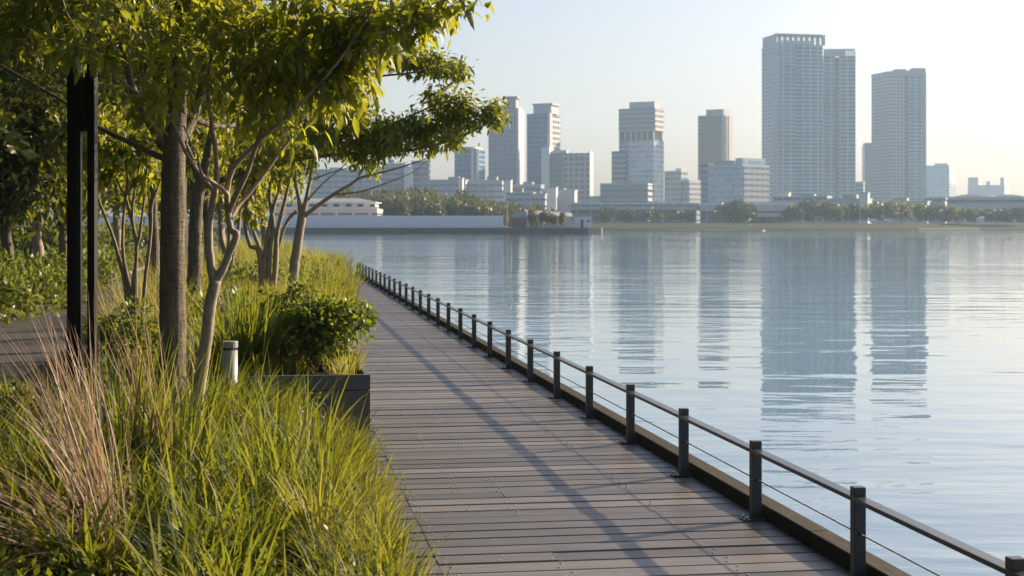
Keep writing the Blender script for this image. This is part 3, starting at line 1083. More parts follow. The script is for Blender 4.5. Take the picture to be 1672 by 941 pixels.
hp = [(-20, 25.5, 0.85), (30, 27.5, 0.8), (72, 30, 0.75), (100, 33, 0.75), (30, 31, 1.0), (75, 34, 0.95), (150, 40, 0.8), (168, 44, 0.8), (180, 49, 0.8), (185, 56, 0.9), (130, 37, 0.8), (-10, 35, 1.1), (110, 42, 1.0)]
names = ['hedge shrub at the left edge beside the path kerb', 'broad hedge shrub second from the left edge along the path kerb', 'hedge shrub midway between left edge and light column', 'hedge shrub seen just left of the light column by the kerb',
         'taller shrub behind the hedge near the dark left tree', 'taller shrub around the short thick tree trunk', 'shrub seen between the light column posts along the path', 'shrub right of the light column along the path edge',
         'smaller shrub further along the path edge right of the light column', 'farthest shrub where the path disappears behind pale stems', 'shrub hidden partly behind the light column by the path', 'large dim shrub at the left edge behind the hedge', 'dim shrub behind the light column and hedge']
for (px, d, h), lab in zip(hp, names):
    shrub('hedge_shrub', lab, px, d, 0.0, (0.75, 0.75, h * 0.5), 1500, 0.14, M_hedge, 'hedge shrubs along the path', lumps=12, fine=False, stems=False)

for (px, d, h) in [(-40, 62, 1.5), (0, 70, 1.6), (35, 66, 1.5), (70, 74, 1.6), (100, 68, 1.5), (135, 76, 1.6), (165, 70, 1.5), (200, 80, 1.6), (235, 84, 1.6), (270, 88, 1.7), (305, 86, 1.6), (335, 90, 1.6), (-15, 48, 1.4), (50, 50, 1.4), (95, 53, 1.4)]:
    shrub('background_bush', 'dim leafy bush in the mass behind the trees beyond the path', px, d, 0.0, (1.5, 1.2, h * 0.5), 1100, 0.26, M_hedge, 'bushes massed behind the trees beyond the path', lumps=12, fine=False, stems=False)

# ------------------------------------------------------------------ grasses


def clump(n, r, h, w, lean, curl, seg=5, hv=0.25):
    a = rng.uniform(0, 2 * pi, n)
    rr = r * np.sqrt(rng.random(n))
    base = np.stack([np.cos(a) * rr, np.sin(a) * rr, np.zeros(n)], 1)
    az = a + rng.normal(0, 0.5, n)
    return blades(base, az, h * rng.uniform(1 - hv, 1 + hv * 0.6, n), w * rng.uniform(0.7, 1.3, n), np.abs(rng.normal(lean, 0.14, n)), np.abs(rng.normal(curl, 0.5, n)), seg)


def scatter(name, pts, fn, mat):
    parts = []
    for p in pts:
        V, Q = fn(p)
        parts.append((V.reshape(-1, 3) + np.array(p[:3]), Q))
    V, Q = merge(parts)
    return tag(quads(name, V, Q, mat), kind='stuff')


# near bed: one sward of arching blades over a low leafy understorey
n_ = 26000
P_ = np.stack([rng.uniform(-2.8, 0.42, n_), rng.uniform(5.6, 12.4, n_), 0.01 + 0.34 * rng.random(n_) ** 1.3], 1)
P_[:, 2] *= 0.65 + 0.5 * np.sin(P_[:, 0] * 5.1) * np.sin(P_[:, 1] * 4.3)
P_[:, 2] = np.maximum(P_[:, 2], 0.01)
L_ = rng.uniform(0.025, 0.06, n_)
V, Q = leaves_coarse(P_, rng.normal(0, 1, (n_, 3)) + UP * 0.4, unit(UP + rng.normal(0, 0.6, (n_, 3))), L_, L_ * 0.5)
tag(quads('ground_cover', V, Q, M_leaf_dark), kind='stuff')
pts = []
for i in range(330):
    x = rng.uniform(-2.6, 0.34)
    y_ = rng.uniform(6.2, 12.3)
    if x < -0.55 and y_ < 8.3 and rng.random() < 0.75:
        continue
    pts.append((x, y_, 0.0))


for i in range(60):
    pts.append((rng.uniform(-1.7, 0.12), rng.uniform(11.4, 12.45), 0.0))


def near_tuft(p):
    hgt = (0.6 if p[1] > 8 else 0.46) * rng.uniform(0.65, 1.15)
    if p[0] > 0.08 and p[1] > 10.2:
        hgt *= 0.62
    return clump(int(rng.integers(14, 32)), rng.uniform(0.05, 0.13), hgt, rng.uniform(0.013, 0.024), rng.uniform(0.1, 0.4), rng.uniform(0.5, 1.5), 6, 0.4)


scatter('grass', pts, near_tuft, M_grass)
# lower border hanging over the boardwalk edge
pts = [(rng.uniform(0.22, 0.6), rng.uniform(6.0, 11.7), 0.0) for i in range(95)]
scatter('border_grass', pts[:55], lambda p: clump(34, 0.07, 0.37, 0.011, 0.3, 1.3), M_grass)
scatter('border_grass', pts[55:], lambda p: clump(44, 0.07, 0.36, 0.0075, 0.3, 1.2), M_grass_gold)


def grass_thing(name, label, px, d, z0, fn, mat, group=None, extra=None):
    p = at(px, 400, d)
    V, Q = fn()
    o = quads(name, V, Q, mat)
    o.location = (p[0], p[1], z0)
    tag(o, label, 'ornamental grass', group)
    return o


# tall straw coloured fountain grass, bottom left
def fountain(n, h, w, az0, spread, lean0, lean1):
    az = rng.normal(az0, spread, n)
    base = np.stack([rng.normal(0, 0.06, n), rng.normal(0, 0.06, n), np.zeros(n)], 1)
    return blades(base, az, h * rng.uniform(0.65, 1.12, n), w * rng.uniform(0.7, 1.3, n), rng.uniform(lean0, lean1, n), np.abs(rng.normal(0.45, 0.2, n)), 9, 1.2)


LEFT = math.atan2(-RT[1], -RT[0])
g = 'tall straw grasses in the near bed'
grass_thing('feather_grass', 'tall straw coloured grass fanning out to the left in the bottom left corner', 182, 7.5, 0.0, lambda: fountain(165, 1.22, 0.0085, LEFT, 0.7, 0.02, 1.25), M_straw, g)
grass_thing('feather_grass', 'upright straw grass stems in front of the light column base', 150, 8.6, 0.0, lambda: fountain(60, 1.3, 0.009, LEFT, 0.9, 0.02, 0.32), M_straw, g)
grass_thing('feather_grass', 'sparse straw stems rising in front of the thick trunk', 262, 8.9, 0.0, lambda: fountain(46, 1.3, 0.009, LEFT + 1.2, 1.6, 0.0, 0.22), M_straw, g)
g = 'broad bladed grass tufts'
grass_thing('broad_grass', 'tall green upright tuft in the middle of the near bed left of the slender trunk', 205, 8.9, 0.0, lambda: clump(90, 0.16, 1.0, 0.016, 0.1, 0.25, 7), M_grass, g)
grass_thing('broad_grass', 'green upright tuft directly in front of the slender trunk base', 300, 9.0, 0.0, lambda: clump(60, 0.1, 0.98, 0.017, 0.12, 0.25, 7), M_grass, g)
grass_thing('broad_grass', 'arching broad bladed tuft at the bottom of the picture right of the slender trunk', 330, 7.4, 0.0, lambda: clump(60, 0.08, 0.62, 0.016, 0.3, 1.9, 8), M_grass, g)
grass_thing('broad_grass', 'bright tuft spilling over the boardwalk edge at the bottom', 520, 7.75, 0.0, lambda: clump(110, 0.09, 0.55, 0.011, 0.22, 1.0, 7), M_grass_gold, g)
grass_thing('broad_grass', 'tall upright iris like tuft behind the bollard light', 405, 12.95, 0.42, lambda: clump(120, 0.2, 0.78, 0.02, 0.1, 0.3, 6), M_grass, g)
grass_thing('broad_grass', 'upright tuft in the near planter close to the slender stem', 355, 13.2, 0.42, lambda: clump(90, 0.18, 0.62, 0.016, 0.15, 0.5, 6), M_grass, g)
grass_thing('broad_grass', 'straw tinged tuft behind the thin pale stems', 232, 16.0, 0.0, lambda: clump(90, 0.2, 1.25, 0.012, 0.12, 0.3, 6), M_straw, g)

# low grass inside the planters
pts = [(rng.uniform(-1.5, 0.7), rng.uniform(12.8, 15.1), 0.41) for i in range(70)]
scatter('planter_grass', pts, lambda p: clump(30, 0.1, 0.26, 0.009, 0.3, 0.9), M_grass_gold)
pts = [(rng.uniform(-1.1, 0.8), rng.uniform(20.3, 22.5), 0.41) for i in range(45)]
scatter('planter_grass', pts, lambda p: clump(50, 0.16, 0.5, 0.013, 0.25, 0.8), M_grass_gold)


def right_edge(y_):
    return float(np.interp(y_, [15, 20, 26, 35, 44, 52], [0.7, 0.95, 1.3, 1.75, 2.0, 2.0]))


# middle bed running back to the end of the boardwalk
pts = []
for i in range(760):
    y_ = 15.4 + (38 if i < 520 else 86) * rng.random() ** (1.15 if i < 520 else 0.6)
    xr = right_edge(y_) - 0.1 - max(0, y_ - 52) * 0.03
    x = rng.uniform(-2.6, xr)
    if 20.0 < y_ < 22.7 and x < 1.0:
        continue
    lat_, dep_ = x * RT[0] + y_ * RT[1], x * FW[0] + y_ * FW[1]
    if 836 + lat_ / dep_ * FPX < 215 and y_ < 40:
        continue
    pts.append((x, y_, 0.0))
mead = lambda p: clump(58, 0.26, (0.86 + 0.22 * sin(p[0] * 3 + p[1])) * rng.uniform(0.7, 1.15), 0.017, 0.2, 0.9)
scatter('meadow_grass', [p for i, p in enumerate(pts) if i % 3], mead, M_grass_gold)
scatter('meadow_grass', [p for i, p in enumerate(pts) if not i % 3], mead, M_grass)
for (px, d, rr, hh, mt, lab) in [(372, 17.0, 0.5, 0.85, M_hedge, 'rounded bright green bush just right of the slender tree fork'), (425, 18.5, 0.5, 0.8, M_shrub, 'dark green bush above the second planter box'), (350, 19.5, 0.5, 0.9, M_hedge, 'loose green bush between the thick and slender trunks'),
                                 (470, 25.5, 0.7, 0.95, M_shrub, 'rounded green bush at the foot of the forked tree'), (505, 36.0, 0.7, 0.9, M_hedge, 'light green bush at the far bend of the boardwalk edge'), (515, 29.0, 0.6, 0.8, M_hedge, 'green bush right of the forked tree foot'),
                                 (400, 24.0, 0.7, 1.05, M_hedge, 'tall green bush under the leaning brown stems'), (455, 20.8, 0.4, 0.75, M_hedge, 'small leafy bush inside the second planter box')]:
    shrub('bed_shrub', lab, px, d, 0.0, (rr, rr, hh * 0.5), 1500, 0.085, mt, 'rounded bushes among the grasses', lumps=12, fine=False, stems=False)
# verge and ground cover beyond the path
pts = [(rng.uniform(-14, -5.2), 14 + 80 * rng.random() ** 1.3, 0.0) for i in range(420)]
scatter('verge_grass', pts, lambda p: clump(40, 0.4, 0.65, 0.035, 0.25, 0.7, 4), M_hedge)
for (px, d, h, n, lab) in [(470, 27, 1.0, 260, 'tall golden grass mound in front of the forked tree'), (520, 31, 1.05, 300, 'tall golden grass mound right of the forked tree'), (520, 42, 1.1, 320, 'arching green grass mound at the far end of the boardwalk'),
                           (425, 21, 0.95, 240, 'tall golden grass mound around the leaning brown stems'), (500, 23.5, 0.75, 260, 'low golden grass mound behind the second planter'), (395, 17.5, 0.95, 220, 'leafy grass mound right of the slender fork')]:
    grass_thing('grass_mound', lab, px, d, 0.0, (lambda n=n, h=h: clump(n, 0.45, h, 0.018, 0.25, 0.9, 6)), M_grass_gold, 'grass mounds in the middle bed')

# ------------------------------------------------------------------ far shore
def dirpt(px, d):
    p = d * FW + (px - 836) * d / FPX * RT
    return (float(p[0]), float(p[1]))


# land of the far shore with a sloping lawn bank
mb = MB()
xs = list(range(-1400, 3200, 100))
sh = [(x, 610 + 14 * sin(x * 0.004) + (30 if x > 1560 else 0)) for x in xs]
vs, fs = [], []
for x, d in sh:
    for dd, z in ((-4, WATER - 0.6), (0, WATER + 0.35), (3, WATER + 0.5), (46, LAND), (600, LAND), (1900, LAND)):
        p = dirpt(x if dd < 500 else 836 + (x - 836) * (d / (d + dd)) * 1.02, d + dd)
        vs.append((p[0], p[1], z))
m6 = 6
for i in range(len(sh) - 1):
    for j in range(m6 - 1):
        fs.append((i * m6 + j, (i + 1) * m6 + j, (i + 1) * m6 + j + 1, i * m6 + j + 1))
mb.add(vs, fs)
tag(mb.build('far_shore', M_lawn), kind='structure')
mb = MB()
for x in range(-1400, 3100, 100):
    i = xs.index(x)
    d0, d1 = sh[i][1], sh[i + 1][1]
    a, b_ = dirpt(x, d0 - 1.2), dirpt(x + 100, d1 - 1.2)
    c, e = dirpt(x + 100, d1 + 1.0), dirpt(x, d0 + 1.0)
    mb.add([(*a, WATER - 0.5), (*b_, WATER - 0.5), (*c, WATER + 0.75), (*e, WATER + 0.75)], [(0, 1, 2, 3)])
tag(mb.build('shore_revetment', M_quay), kind='structure')
mb = MB()
pl = [dirpt(1035, 560), dirpt(1120, 548), dirpt(1245, 552), dirpt(1250, 566), dirpt(1150, 572), dirpt(1040, 568)]
mb.prism(pl, WATER - 0.5, WATER + 0.3)
tag(mb.build('sandbank', M_sand), kind='structure')


def bldg(name, label, mode, x0, xc, x1, ytop, D, theta, group=None, cat='building', z0=None):
    """empty at the nearest corner, turned so the photo's two faces show; returns root, width, depth, height"""
    beta = math.atan((xc - 836) / FPX)
    th = radians(theta)
    k = D / FPX / cos(beta)
    if mode == 'R':
        W, S = (xc - x0) * k / cos(th), max(8.0, (x1 - xc) * k / max(sin(th), 0.05))
        rz = -YAW - beta - th
    else:
        W, S = (x1 - xc) * k / cos(th), max(8.0, (xc - x0) * k / max(sin(th), 0.05))
        rz = -YAW - beta + th
    x, y_ = dirpt(xc, D)
    zb = LAND if z0 is None else z0
    r = empty(name, (x, y_, zb), rz, label, cat, group)
    h = zat(ytop, D) - zb
    return r, W, S, h, k


def block(root, name, mat, x0, x1, y0, y1, z0, z1, bevel=0):
    m = MB()
    m.box(x0, x1, y0, y1, z0, z1)
    return m.build(name, mat, root, bevel=bevel)


FA_res = facade_mat('residential_facade', (0.5, 0.62, 0.7), (0.035, 0.12, 0.18), 2.9, 6.0, 0.3, 0.97, 0.12, 0.96)
FA_res2 = facade_mat('residential_facade_warm', (0.46, 0.48, 0.53), (0.07, 0.13, 0.19), 2.7, 3.0, 0.35, 0.85, 0.22, 0.78)
FA_blue = facade_mat('blue_glass_facade', (0.14, 0.25, 0.38), (0.03, 0.1, 0.19), 3.2, 2.0, 0.25, 0.95, 0.08, 0.92)
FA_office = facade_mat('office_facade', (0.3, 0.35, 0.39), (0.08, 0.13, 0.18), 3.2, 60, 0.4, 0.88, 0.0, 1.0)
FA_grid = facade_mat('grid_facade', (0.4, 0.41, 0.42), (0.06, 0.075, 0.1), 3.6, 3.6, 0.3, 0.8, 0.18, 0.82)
FA_dark = facade_mat('dark_band_facade', (0.27, 0.31, 0.36), (0.05, 0.08, 0.12), 3.6, 50, 0.42, 0.85, 0.0, 1.0)
FA_pale = facade_mat('pale_glass_facade', (0.46, 0.54, 0.61), (0.26, 0.38, 0.48), 3.4, 2.6, 0.2, 0.9, 0.08, 0.92)
FA_low = facade_mat('low_block_facade', (0.4, 0.44, 0.48), (0.1, 0.14, 0.19), 3.4, 5.0, 0.4, 0.82, 0.06, 0.94)

# tallest twin tower
r, W, S, h, k = bldg('residential_tower', 'tallest grey glass apartment tower with an open frame on its roof', 'L', 1244, 1266, 1342, 72, 1150, 22, 'high rise towers')
block(r, 'west_wall' if False else 'wall', FA_res, 0.0, W * 0.42, 0, S, 0, h)
block(r, 'wall', FA_res, W * 0.42, W * 0.58, 2.2, S, 0, h - 1)
block(r, 'wall', FA_res, W * 0.58, W, 0.6, S, 0, h)
block(r, 'corner_pier', M_pale, -0.8, 2.6, -0.6, 2.6, 0, h + 1.5)
hf = zat(55, 1150) - LAND
for i in range(9):
    xx = W * (0.06 + 0.115 * i)
    block(r, 'crown_post', M_pale, xx, xx + 2.9, 0.8, 1.9, h + 0.01, hf)
block(r, 'crown_beam', M_pale, 0.3, W - 0.3, 0.8, 2.2, hf - 2.2, hf + 0.3)
block(r, 'crown_beam', M_pale, 0.3, 2.0, 2.3, S - 1, h + 0.01, hf - 0.2)
block(r, 'roof_plant', M_greyroof, W * 0.2, W * 0.8, 5, S * 0.8, h + 0.01, h + 3.5)
for i in range(1, 44):
    block(r, 'balcony_slab', M_slab, 3.2, W * 0.41, -0.9, -0.02, i * h / 44.0, i * h / 44.0 + 0.5)

r, W, S, h, k = bldg('residential_tower', 'lower apartment tower joined to the right of the tallest tower', 'L', 1343, 1344, 1395, 92, 1165, 8, 'high rise towers')
S = 26
block(r, 'wall', FA_res, 0, W * 0.36, 0, S, 0, h)
block(r, 'recess', FA_dark, W * 0.36, W * 0.5, 2.4, S, 0, h - 0.5)
block(r, 'wall', FA_res, W * 0.5, W, 0.5, S, 0, h)
hf = zat(80, 1165) - LAND
block(r, 'crown_wall', M_pale, 0.5, W * 0.7, 0.9, 2.0, h + 0.01, hf)
for i in range(5):
    block(r, 'crown_post', M_pale, W * (0.72 + 0.06 * i), W * (0.72 + 0.06 * i) + 0.9, 0.9, 1.8, h + 0.01, hf - 1.3)
block(r, 'crown_beam', M_pale, W * 0.705, W - 0.4, 0.9, 1.9, hf - 1.2, hf)
for i in range(1, 40):
    block(r, 'balcony_slab', M_slab, 0.4, W * 0.35, -0.8, -0.02, i * h / 41.0, i * h / 41.0 + 0.5)

# right tower
r, W, S, h, k = bldg('residential_tower', 'pale apartment tower with wavy roofline right of the tallest tower', 'L', 1424, 1452, 1508, 121, 1200, 28, 'high rise towers')
block(r, 'wall', FA_res2, 0, W * 0.44, 0, S, 0, h)
block(r, 'recess', FA_dark, W * 0.44, W * 0.53, 1.8, S, 0, h)
block(r, 'wall', FA_res, W * 0.53, W, 0, S, 0, h)
block(r, 'corner_pier', M_pale, W - 1.5, W + 0.5, -0.5, S, 0, h + 2)
hf = zat(110, 1200) - LAND
m = MB()
n = 24
for i in range(n):
    a, b_ = W * i / n, W * (i + 1) / n
    za = hf + float(np.interp(i / n, [0, 0.15, 0.42, 0.5, 0.62, 1], [-3.8, -1.4, -1.2, -2.8, 0, 0]))
    m.box(a, b_ - 0.001, -0.3, 1.4, h + 0.01, za)
m.build('crown_wall', M_pale, r)
block(r, 'crown_wall', M_pale, -0.3, 1.2, 1.5, S, h + 0.01, hf - 3)
for i in range(1, 38):
    block(r, 'balcony_slab', M_slab, W * 0.55, W * 0.9, -0.7, -0.02, i * h / 39.0, i * h / 39.0 + 0.45)

r, W, S, h, k = bldg('slim_tower', 'narrow blue tower squeezed between the tallest tower and the pale tower', 'L', 1410, 1412, 1428, 237, 1400, 6, 'high rise towers')
block(r, 'wall', FA_blue, 0, W, 0, 24, 0, h)
block(r, 'parapet', M_greyroof, 0.5, W - 0.5, 1, 20, h + 0.01, h + 2)

# mid tower with the dark band
D = 1050
r, W, S, h, k = bldg('office_tower', 'grey office tower with a dark window band and lit right side', 'R', 1010, 1068, 1084, 176, D, 24, 'high rise towers')
zb1, zb2 = zat(229, D) - LAND, zat(214, D) - LAND
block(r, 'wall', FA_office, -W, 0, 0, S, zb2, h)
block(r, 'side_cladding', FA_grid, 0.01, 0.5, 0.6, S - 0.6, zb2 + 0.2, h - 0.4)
block(r, 'dark_storey', M_darkglass, -W + 0.8, -0.8, 0.9, S - 0.8, zb1, zb2)
for i in range(7):
    block(r, 'pillar', M_pale, -W + 0.1 + i * (W - 1.4) / 6.0, -W + 1.2 + i * (W - 1.4) / 6.0, 0, 1.1, zb1 + 0.01, zb2 - 0.01)
block(r, 'wall', FA_pale, -W * 0.72, 0, 0, S, 0, zb1)
block(r, 'wall', FA_office, -W, -W * 0.72, 0.4, S, 0, zb1)
block(r, 'roof_plant', M_pale, -W * 0.75, -1, 3, S * 0.8, h + 0.01, zat(165, D) - LAND)
block(r, 'annex', FA_dark, -W - 4.0, -W * 0.78, -3, 12, 0, zat(246, D) - LAND)

D = 1150
r, W, S, h, k = bldg('office_tower', 'slender beige tower with a lit right side beside the pale glass block', 'R', 1140, 1178, 1195, 188, D, 24, 'high rise towers')
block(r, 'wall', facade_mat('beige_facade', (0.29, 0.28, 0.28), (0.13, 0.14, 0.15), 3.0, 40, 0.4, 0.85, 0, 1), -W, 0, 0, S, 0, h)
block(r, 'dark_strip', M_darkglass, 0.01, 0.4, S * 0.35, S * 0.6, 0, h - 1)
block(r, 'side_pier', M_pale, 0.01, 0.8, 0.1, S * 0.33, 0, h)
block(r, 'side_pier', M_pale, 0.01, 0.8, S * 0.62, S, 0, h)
block(r, 'crown_frame', M_pale, -W * 0.7, -0.3, 2, S - 1, h + 0.01, zat(178, D) - LAND)

# towers left of centre
D = 1000
r, W, S, h, k = bldg('office_tower', 'blue glass tower with stepped roof and vertical white pier left of centre', 'R', 860, 898, 915, 185, D, 24, 'high rise towers')
block(r, 'wall', FA_blue, -W, -2.5, 0, S, 0, h)
block(r, 'corner_pier', M_pale, -1.9, 0.2, -0.6, 3.0, 0, h)
block(r, 'wall', FA_grid, -2.4, 0, 3.1, S, 0, h - 1)
block(r, 'roof_plant', M_pale, -W * 0.8, -0.5, 3, S * 0.9, h + 0.01, zat(171, D) - LAND)
block(r, 'roof_beam', M_pale, -W * 0.84, 0.5, 2.6, S, zat(171, D) - LAND + 0.01, zat(168, D) - LAND)
D = 1040
r, W, S, h, k = bldg('office_tower', 'tall grey blue tower touched by the outermost leaves of the limb', 'R', 797, 846, 850, 172, D, 10, 'high rise towers')
FA_slate = facade_mat('slate_facade', (0.24, 0.31, 0.39), (0.1, 0.15, 0.21), 3.2, 3.0, 0.3, 0.85, 0.15, 0.85)
block(r, 'wall', FA_slate, -W, -W * 0.62, 0.8, 26, 0, h - 3)
block(r, 'wall', FA_slate, -W * 0.62, -1.6, 0, 26, 0, h)
block(r, 'corner_pier', M_pale, -1.55, 0.2, 0.2, 24, 0, h - 2)
block(r, 'roof_core', M_greyroof, -W * 0.4, -W * 0.1, 3, 12, h + 0.01, zat(160, D) - LAND)
block(r, 'roof_disc', M_greyroof, -W * 0.46, -W * 0.04, 1.5, 14, zat(160, D) - LAND + 0.01, zat(157, D) - LAND)
D = 990
r, W, S, h, k = bldg('office_tower', 'short deep blue tower below the leafy limb with a pale stripe', 'R', 742, 777, 785, 240, D, 16, 'high rise towers')
block(r, 'wall', FA_blue, -W, -W * 0.22, 0, 22, 0, h)
block(r, 'pier', M_white, -W * 0.21, -W * 0.1, -0.4, 22, 0, h)
block(r, 'wall', FA_blue, -W * 0.09, 0, 0.4, 22, 0, h - 1)

D = 980
r, W, S, h, k = bldg('gridded_block', 'mid rise block with white window grid and tall white side wall', 'R', 884, 963, 965, 250, D, 6, 'mid rise blocks')
block(r, 'wall', FA_grid, -W * 0.56, -0.6, 0, 22, 0, h)
block(r, 'dark_wall', facade_mat('dark_wall_facade', (0.2, 0.23, 0.27), (0.12, 0.14, 0.17), 3.6, 20, 0.3, 0.7, 0, 1), -W * 0.82, -W * 0.565, 0.7, 22, 0, h)
block(r, 'white_wall', M_white, -W, -W * 0.83, -1.2, 22, 0, zat(240, D) - LAND)
block(r, 'end_fin', M_pale, -0.55, 0.1, -0.4, 22, 0, h + 1.6)
block(r, 'roof_plant', M_pale, -W * 0.8, -W * 0.5, 5, 16, h + 0.01, h + 2.2)

D = 900
r, W, S, h, k = bldg('glass_block', 'broad pale glass building in front of the beige tower', 'R', 1142, 1212, 1256, 268, D, 40, 'mid rise blocks')
block(r, 'wall', FA_pale, -W * 0.8, 0, 0, S, 0, h)
block(r, 'stair_wall', FA_dark, -W, -W * 0.805, 1, S, 0, h + 1)
block(r, 'side_glazing', FA_low, 0.01, 0.5, 1, S - 1, 0, h - 1)
block(r, 'upper_storey', FA_pale, -6, -0.5, 1, S - 3, h + 0.01, zat(258, D) - LAND)
block(r, 'roof_plant', M_greyroof, -W * 0.7, -8, 2, S * 0.7, h + 0.01, h + 2.4)

r, W, S, h, k = bldg('low_block', 'stepped white low block between the two middle office towers', 'R', 1085, 1112, 1140, 279, 1000, 35, 'mid rise blocks')
block(r, 'wall', FA_low, -W, 0, 0, S * 0.4, 0, h)
block(r, 'lower_wall', FA_low, 0.01, S * 0.3, 1, S, 0, h - 6)
block(r, 'roof_plant', M_white, -5, -0.5, 1, S * 0.36, h + 0.01, h + 1.6)
r, W, S, h, k = bldg('low_block', 'banded podium block in front of the grey office tower', 'R', 980, 1058, 1062, 302, 940, 8, 'mid rise blocks')
block(r, 'wall', FA_dark, -W, 0, 0, 20, 0, h)
block(r, 'parapet', M_pale, -W, 0, 0.2, 20, h + 0.01, h + 1.1)

# low blocks in rows
lows = [(505, 595, 278, 950, FA_low, 'grey low block seen through the bare branches'), (594, 622, 272, 945, FA_low, 'bright white narrow block seen through the bare branches'), (622, 664, 268, 960, FA_dark, 'grey block right of the bright narrow block behind the branches'),
        (660, 674, 274, 955, M_white, 'slim white block above the wooded hill'), (672, 702, 264, 965, FA_dark, 'dark banded block above the wooded hill under the leaves'), (688, 762, 295, 900, FA_low, 'long low block in front of the short blue tower'),
        (755, 822, 296, 905, FA_low, 'long low block in front of the grey blue tower'), (748, 757, 292, 895, M_white, 'small white stair tower on the long low block'), (820, 885, 303, 910, FA_dark, 'low grey block left of the gridded block'),
        (822, 836, 295, 890, M_white, 'small cream cube on the low block right of the hill'), (826, 872, 316, 800, FA_low, 'small white house row above the pier trees'), (866, 892, 318, 790, FA_low, 'small stepped white house above the pier sheds'), (884, 940, 312, 810, M_pale, 'low pale hall in front of the gridded block'),
        (893, 910, 307, 802, M_white, 'small white roof box on the pale hall'), (962, 984, 322, 950, M_pale, 'small hazy block right of the gridded block'), (1265, 1352, 322, 760, FA_low, 'long white podium at the foot of the tallest tower'), (1330, 1418, 326, 755, FA_low, 'white banded low building right of the tallest tower foot'),
        (1394, 1412, 298, 1250, FA_dark, 'small grey block behind the tallest tower'), (1268, 1290, 316, 770, M_white, 'white roof box on the long podium'), (1404, 1419, 316, 750, M_white, 'cream box on the end of the white banded building'),
        (1510, 1545, 325, 800, FA_low, 'white corner building right of the pale tower'), (1419, 1516, 330, 790, FA_low, 'pale glazed base building of the pale apartment tower')]
for (x0, x1, yt, D, mt, lab) in lows:
    r, W, S, h, k = bldg('low_block', lab, 'R', x0, x1 - 2, x1, yt, D, 10, 'low waterfront blocks')
    dp = min(18.0, max(5.0, W * 0.5))
    block(r, 'wall', mt, -W, 0, 0, dp, 0, h)
    block(r, 'parapet', M_pale, -W - 0.3, 0.3, -0.3, dp + 0.3, h + 0.005, h + 0.6)
    if W > 14:
        a = random.uniform(0.15, 0.5)
        block(r, 'roof_plant', M_greyroof, -W * (a + 0.25), -W * a, dp * 0.3, dp * 0.7, h + 0.605, h + 0.6 + random.uniform(1.0, 2.4))

# hazy blocks far right
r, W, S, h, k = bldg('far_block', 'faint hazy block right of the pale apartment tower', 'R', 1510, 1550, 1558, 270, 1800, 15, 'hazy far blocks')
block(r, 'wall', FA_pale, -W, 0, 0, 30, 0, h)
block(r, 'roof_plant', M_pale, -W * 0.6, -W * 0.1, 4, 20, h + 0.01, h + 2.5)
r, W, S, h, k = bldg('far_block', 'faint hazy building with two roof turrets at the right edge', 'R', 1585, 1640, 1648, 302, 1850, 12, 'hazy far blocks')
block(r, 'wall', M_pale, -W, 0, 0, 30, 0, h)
block(r, 'turret', M_pale, -W, -W * 0.72, 2, 20, h + 0.01, zat(289, 1850) - LAND)
block(r, 'turret', M_pale, -W * 0.12, -1, 2, 12, h + 0.01, zat(290, 1850) - LAND)
block(r, 'turret', M_pale, -W * 0.5, -W * 0.4, 2, 12, h + 0.01, zat(296, 1850) - LAND)
# long exhibition hall at the right
D = 860
r, W, S, h, k = bldg('exhibition_hall', 'long low hall with dark window strip at the right edge', 'L', 1518, 1520, 1700, 322, D, 5, None, 'hall')
block(r, 'wall', M_pale, 0, W, 0, 40, 0, h - 3.4)
block(r, 'window_strip', M_darkglass, 0.5, W - 0.5, 0.5, 39, h - 3.39, h - 1.6)
block(r, 'eaves', M_pale, -0.5, W + 0.5, -0.8, 41, h - 1.59, h)
m = MB()
n = 14
for (xa, xb, zz) in [(0.2, 0.5, 1.7), (0.52, 0.8, 1.4)]:
    pts_ = [(W * (xa + (xb - xa) * i / n), h + 0.01 + zz * sin(pi * i / n) ** 0.8) for i in range(n + 1)]
    for (xa_, za_), (xb_, zb_) in zip(pts_[:-1], pts_[1:]):
        m.add([(xa_, 6, h + 0.01), (xb_, 6, h + 0.01), (xb_, 6, zb_), (xa_, 6, za_), (xa_, 34, h + 0.01), (xb_, 34, h + 0.01), (xb_, 34, zb_), (xa_, 34, za_)],
              [(0, 1, 2, 3), (5, 4, 7, 6), (3, 2, 6, 7)])
m.build('vaulted_roof', M_white, r)

# raised walkways along the shore
def walkway(name, lab, x0, x1, y0, y1, D, cols, mt):
    r, W, S, h, k = bldg(name, lab, 'L', x0, x0 + 1, x1, y0, D, 2, 'raised decks along the far shore', 'elevated deck')
    hb = zat(y1, D) - LAND
    block(r, 'deck_slab', mt, 0, W, 0, 12, hb, h)
    for i in range(cols):
        xx = W * (i + 0.5) / cols
        block(r, 'column', M_pale, xx - 0.5, xx + 0.5, 4, 5, 0, hb - 0.01)
    block(r, 'rear_wall', FA_dark, 0.5, W - 0.5, 9, 11.5, 0.0, hb - 0.02)
    block(r, 'parapet', M_white, 0, W, 0.05, 0.35, h + 0.01, h + 0.9)


walkway('elevated_deck', 'long raised white deck in front of the banded podium block', 930, 1142, 334, 343, 740, 9, FA_low)
walkway('elevated_deck', 'raised deck with dark underside below the tallest tower', 1142, 1300, 335, 345, 735, 7, M_pale)
walkway('elevated_deck', 'lower shelter roof on posts among the shoreline trees', 1176, 1285, 352, 355, 700, 8, M_pale)


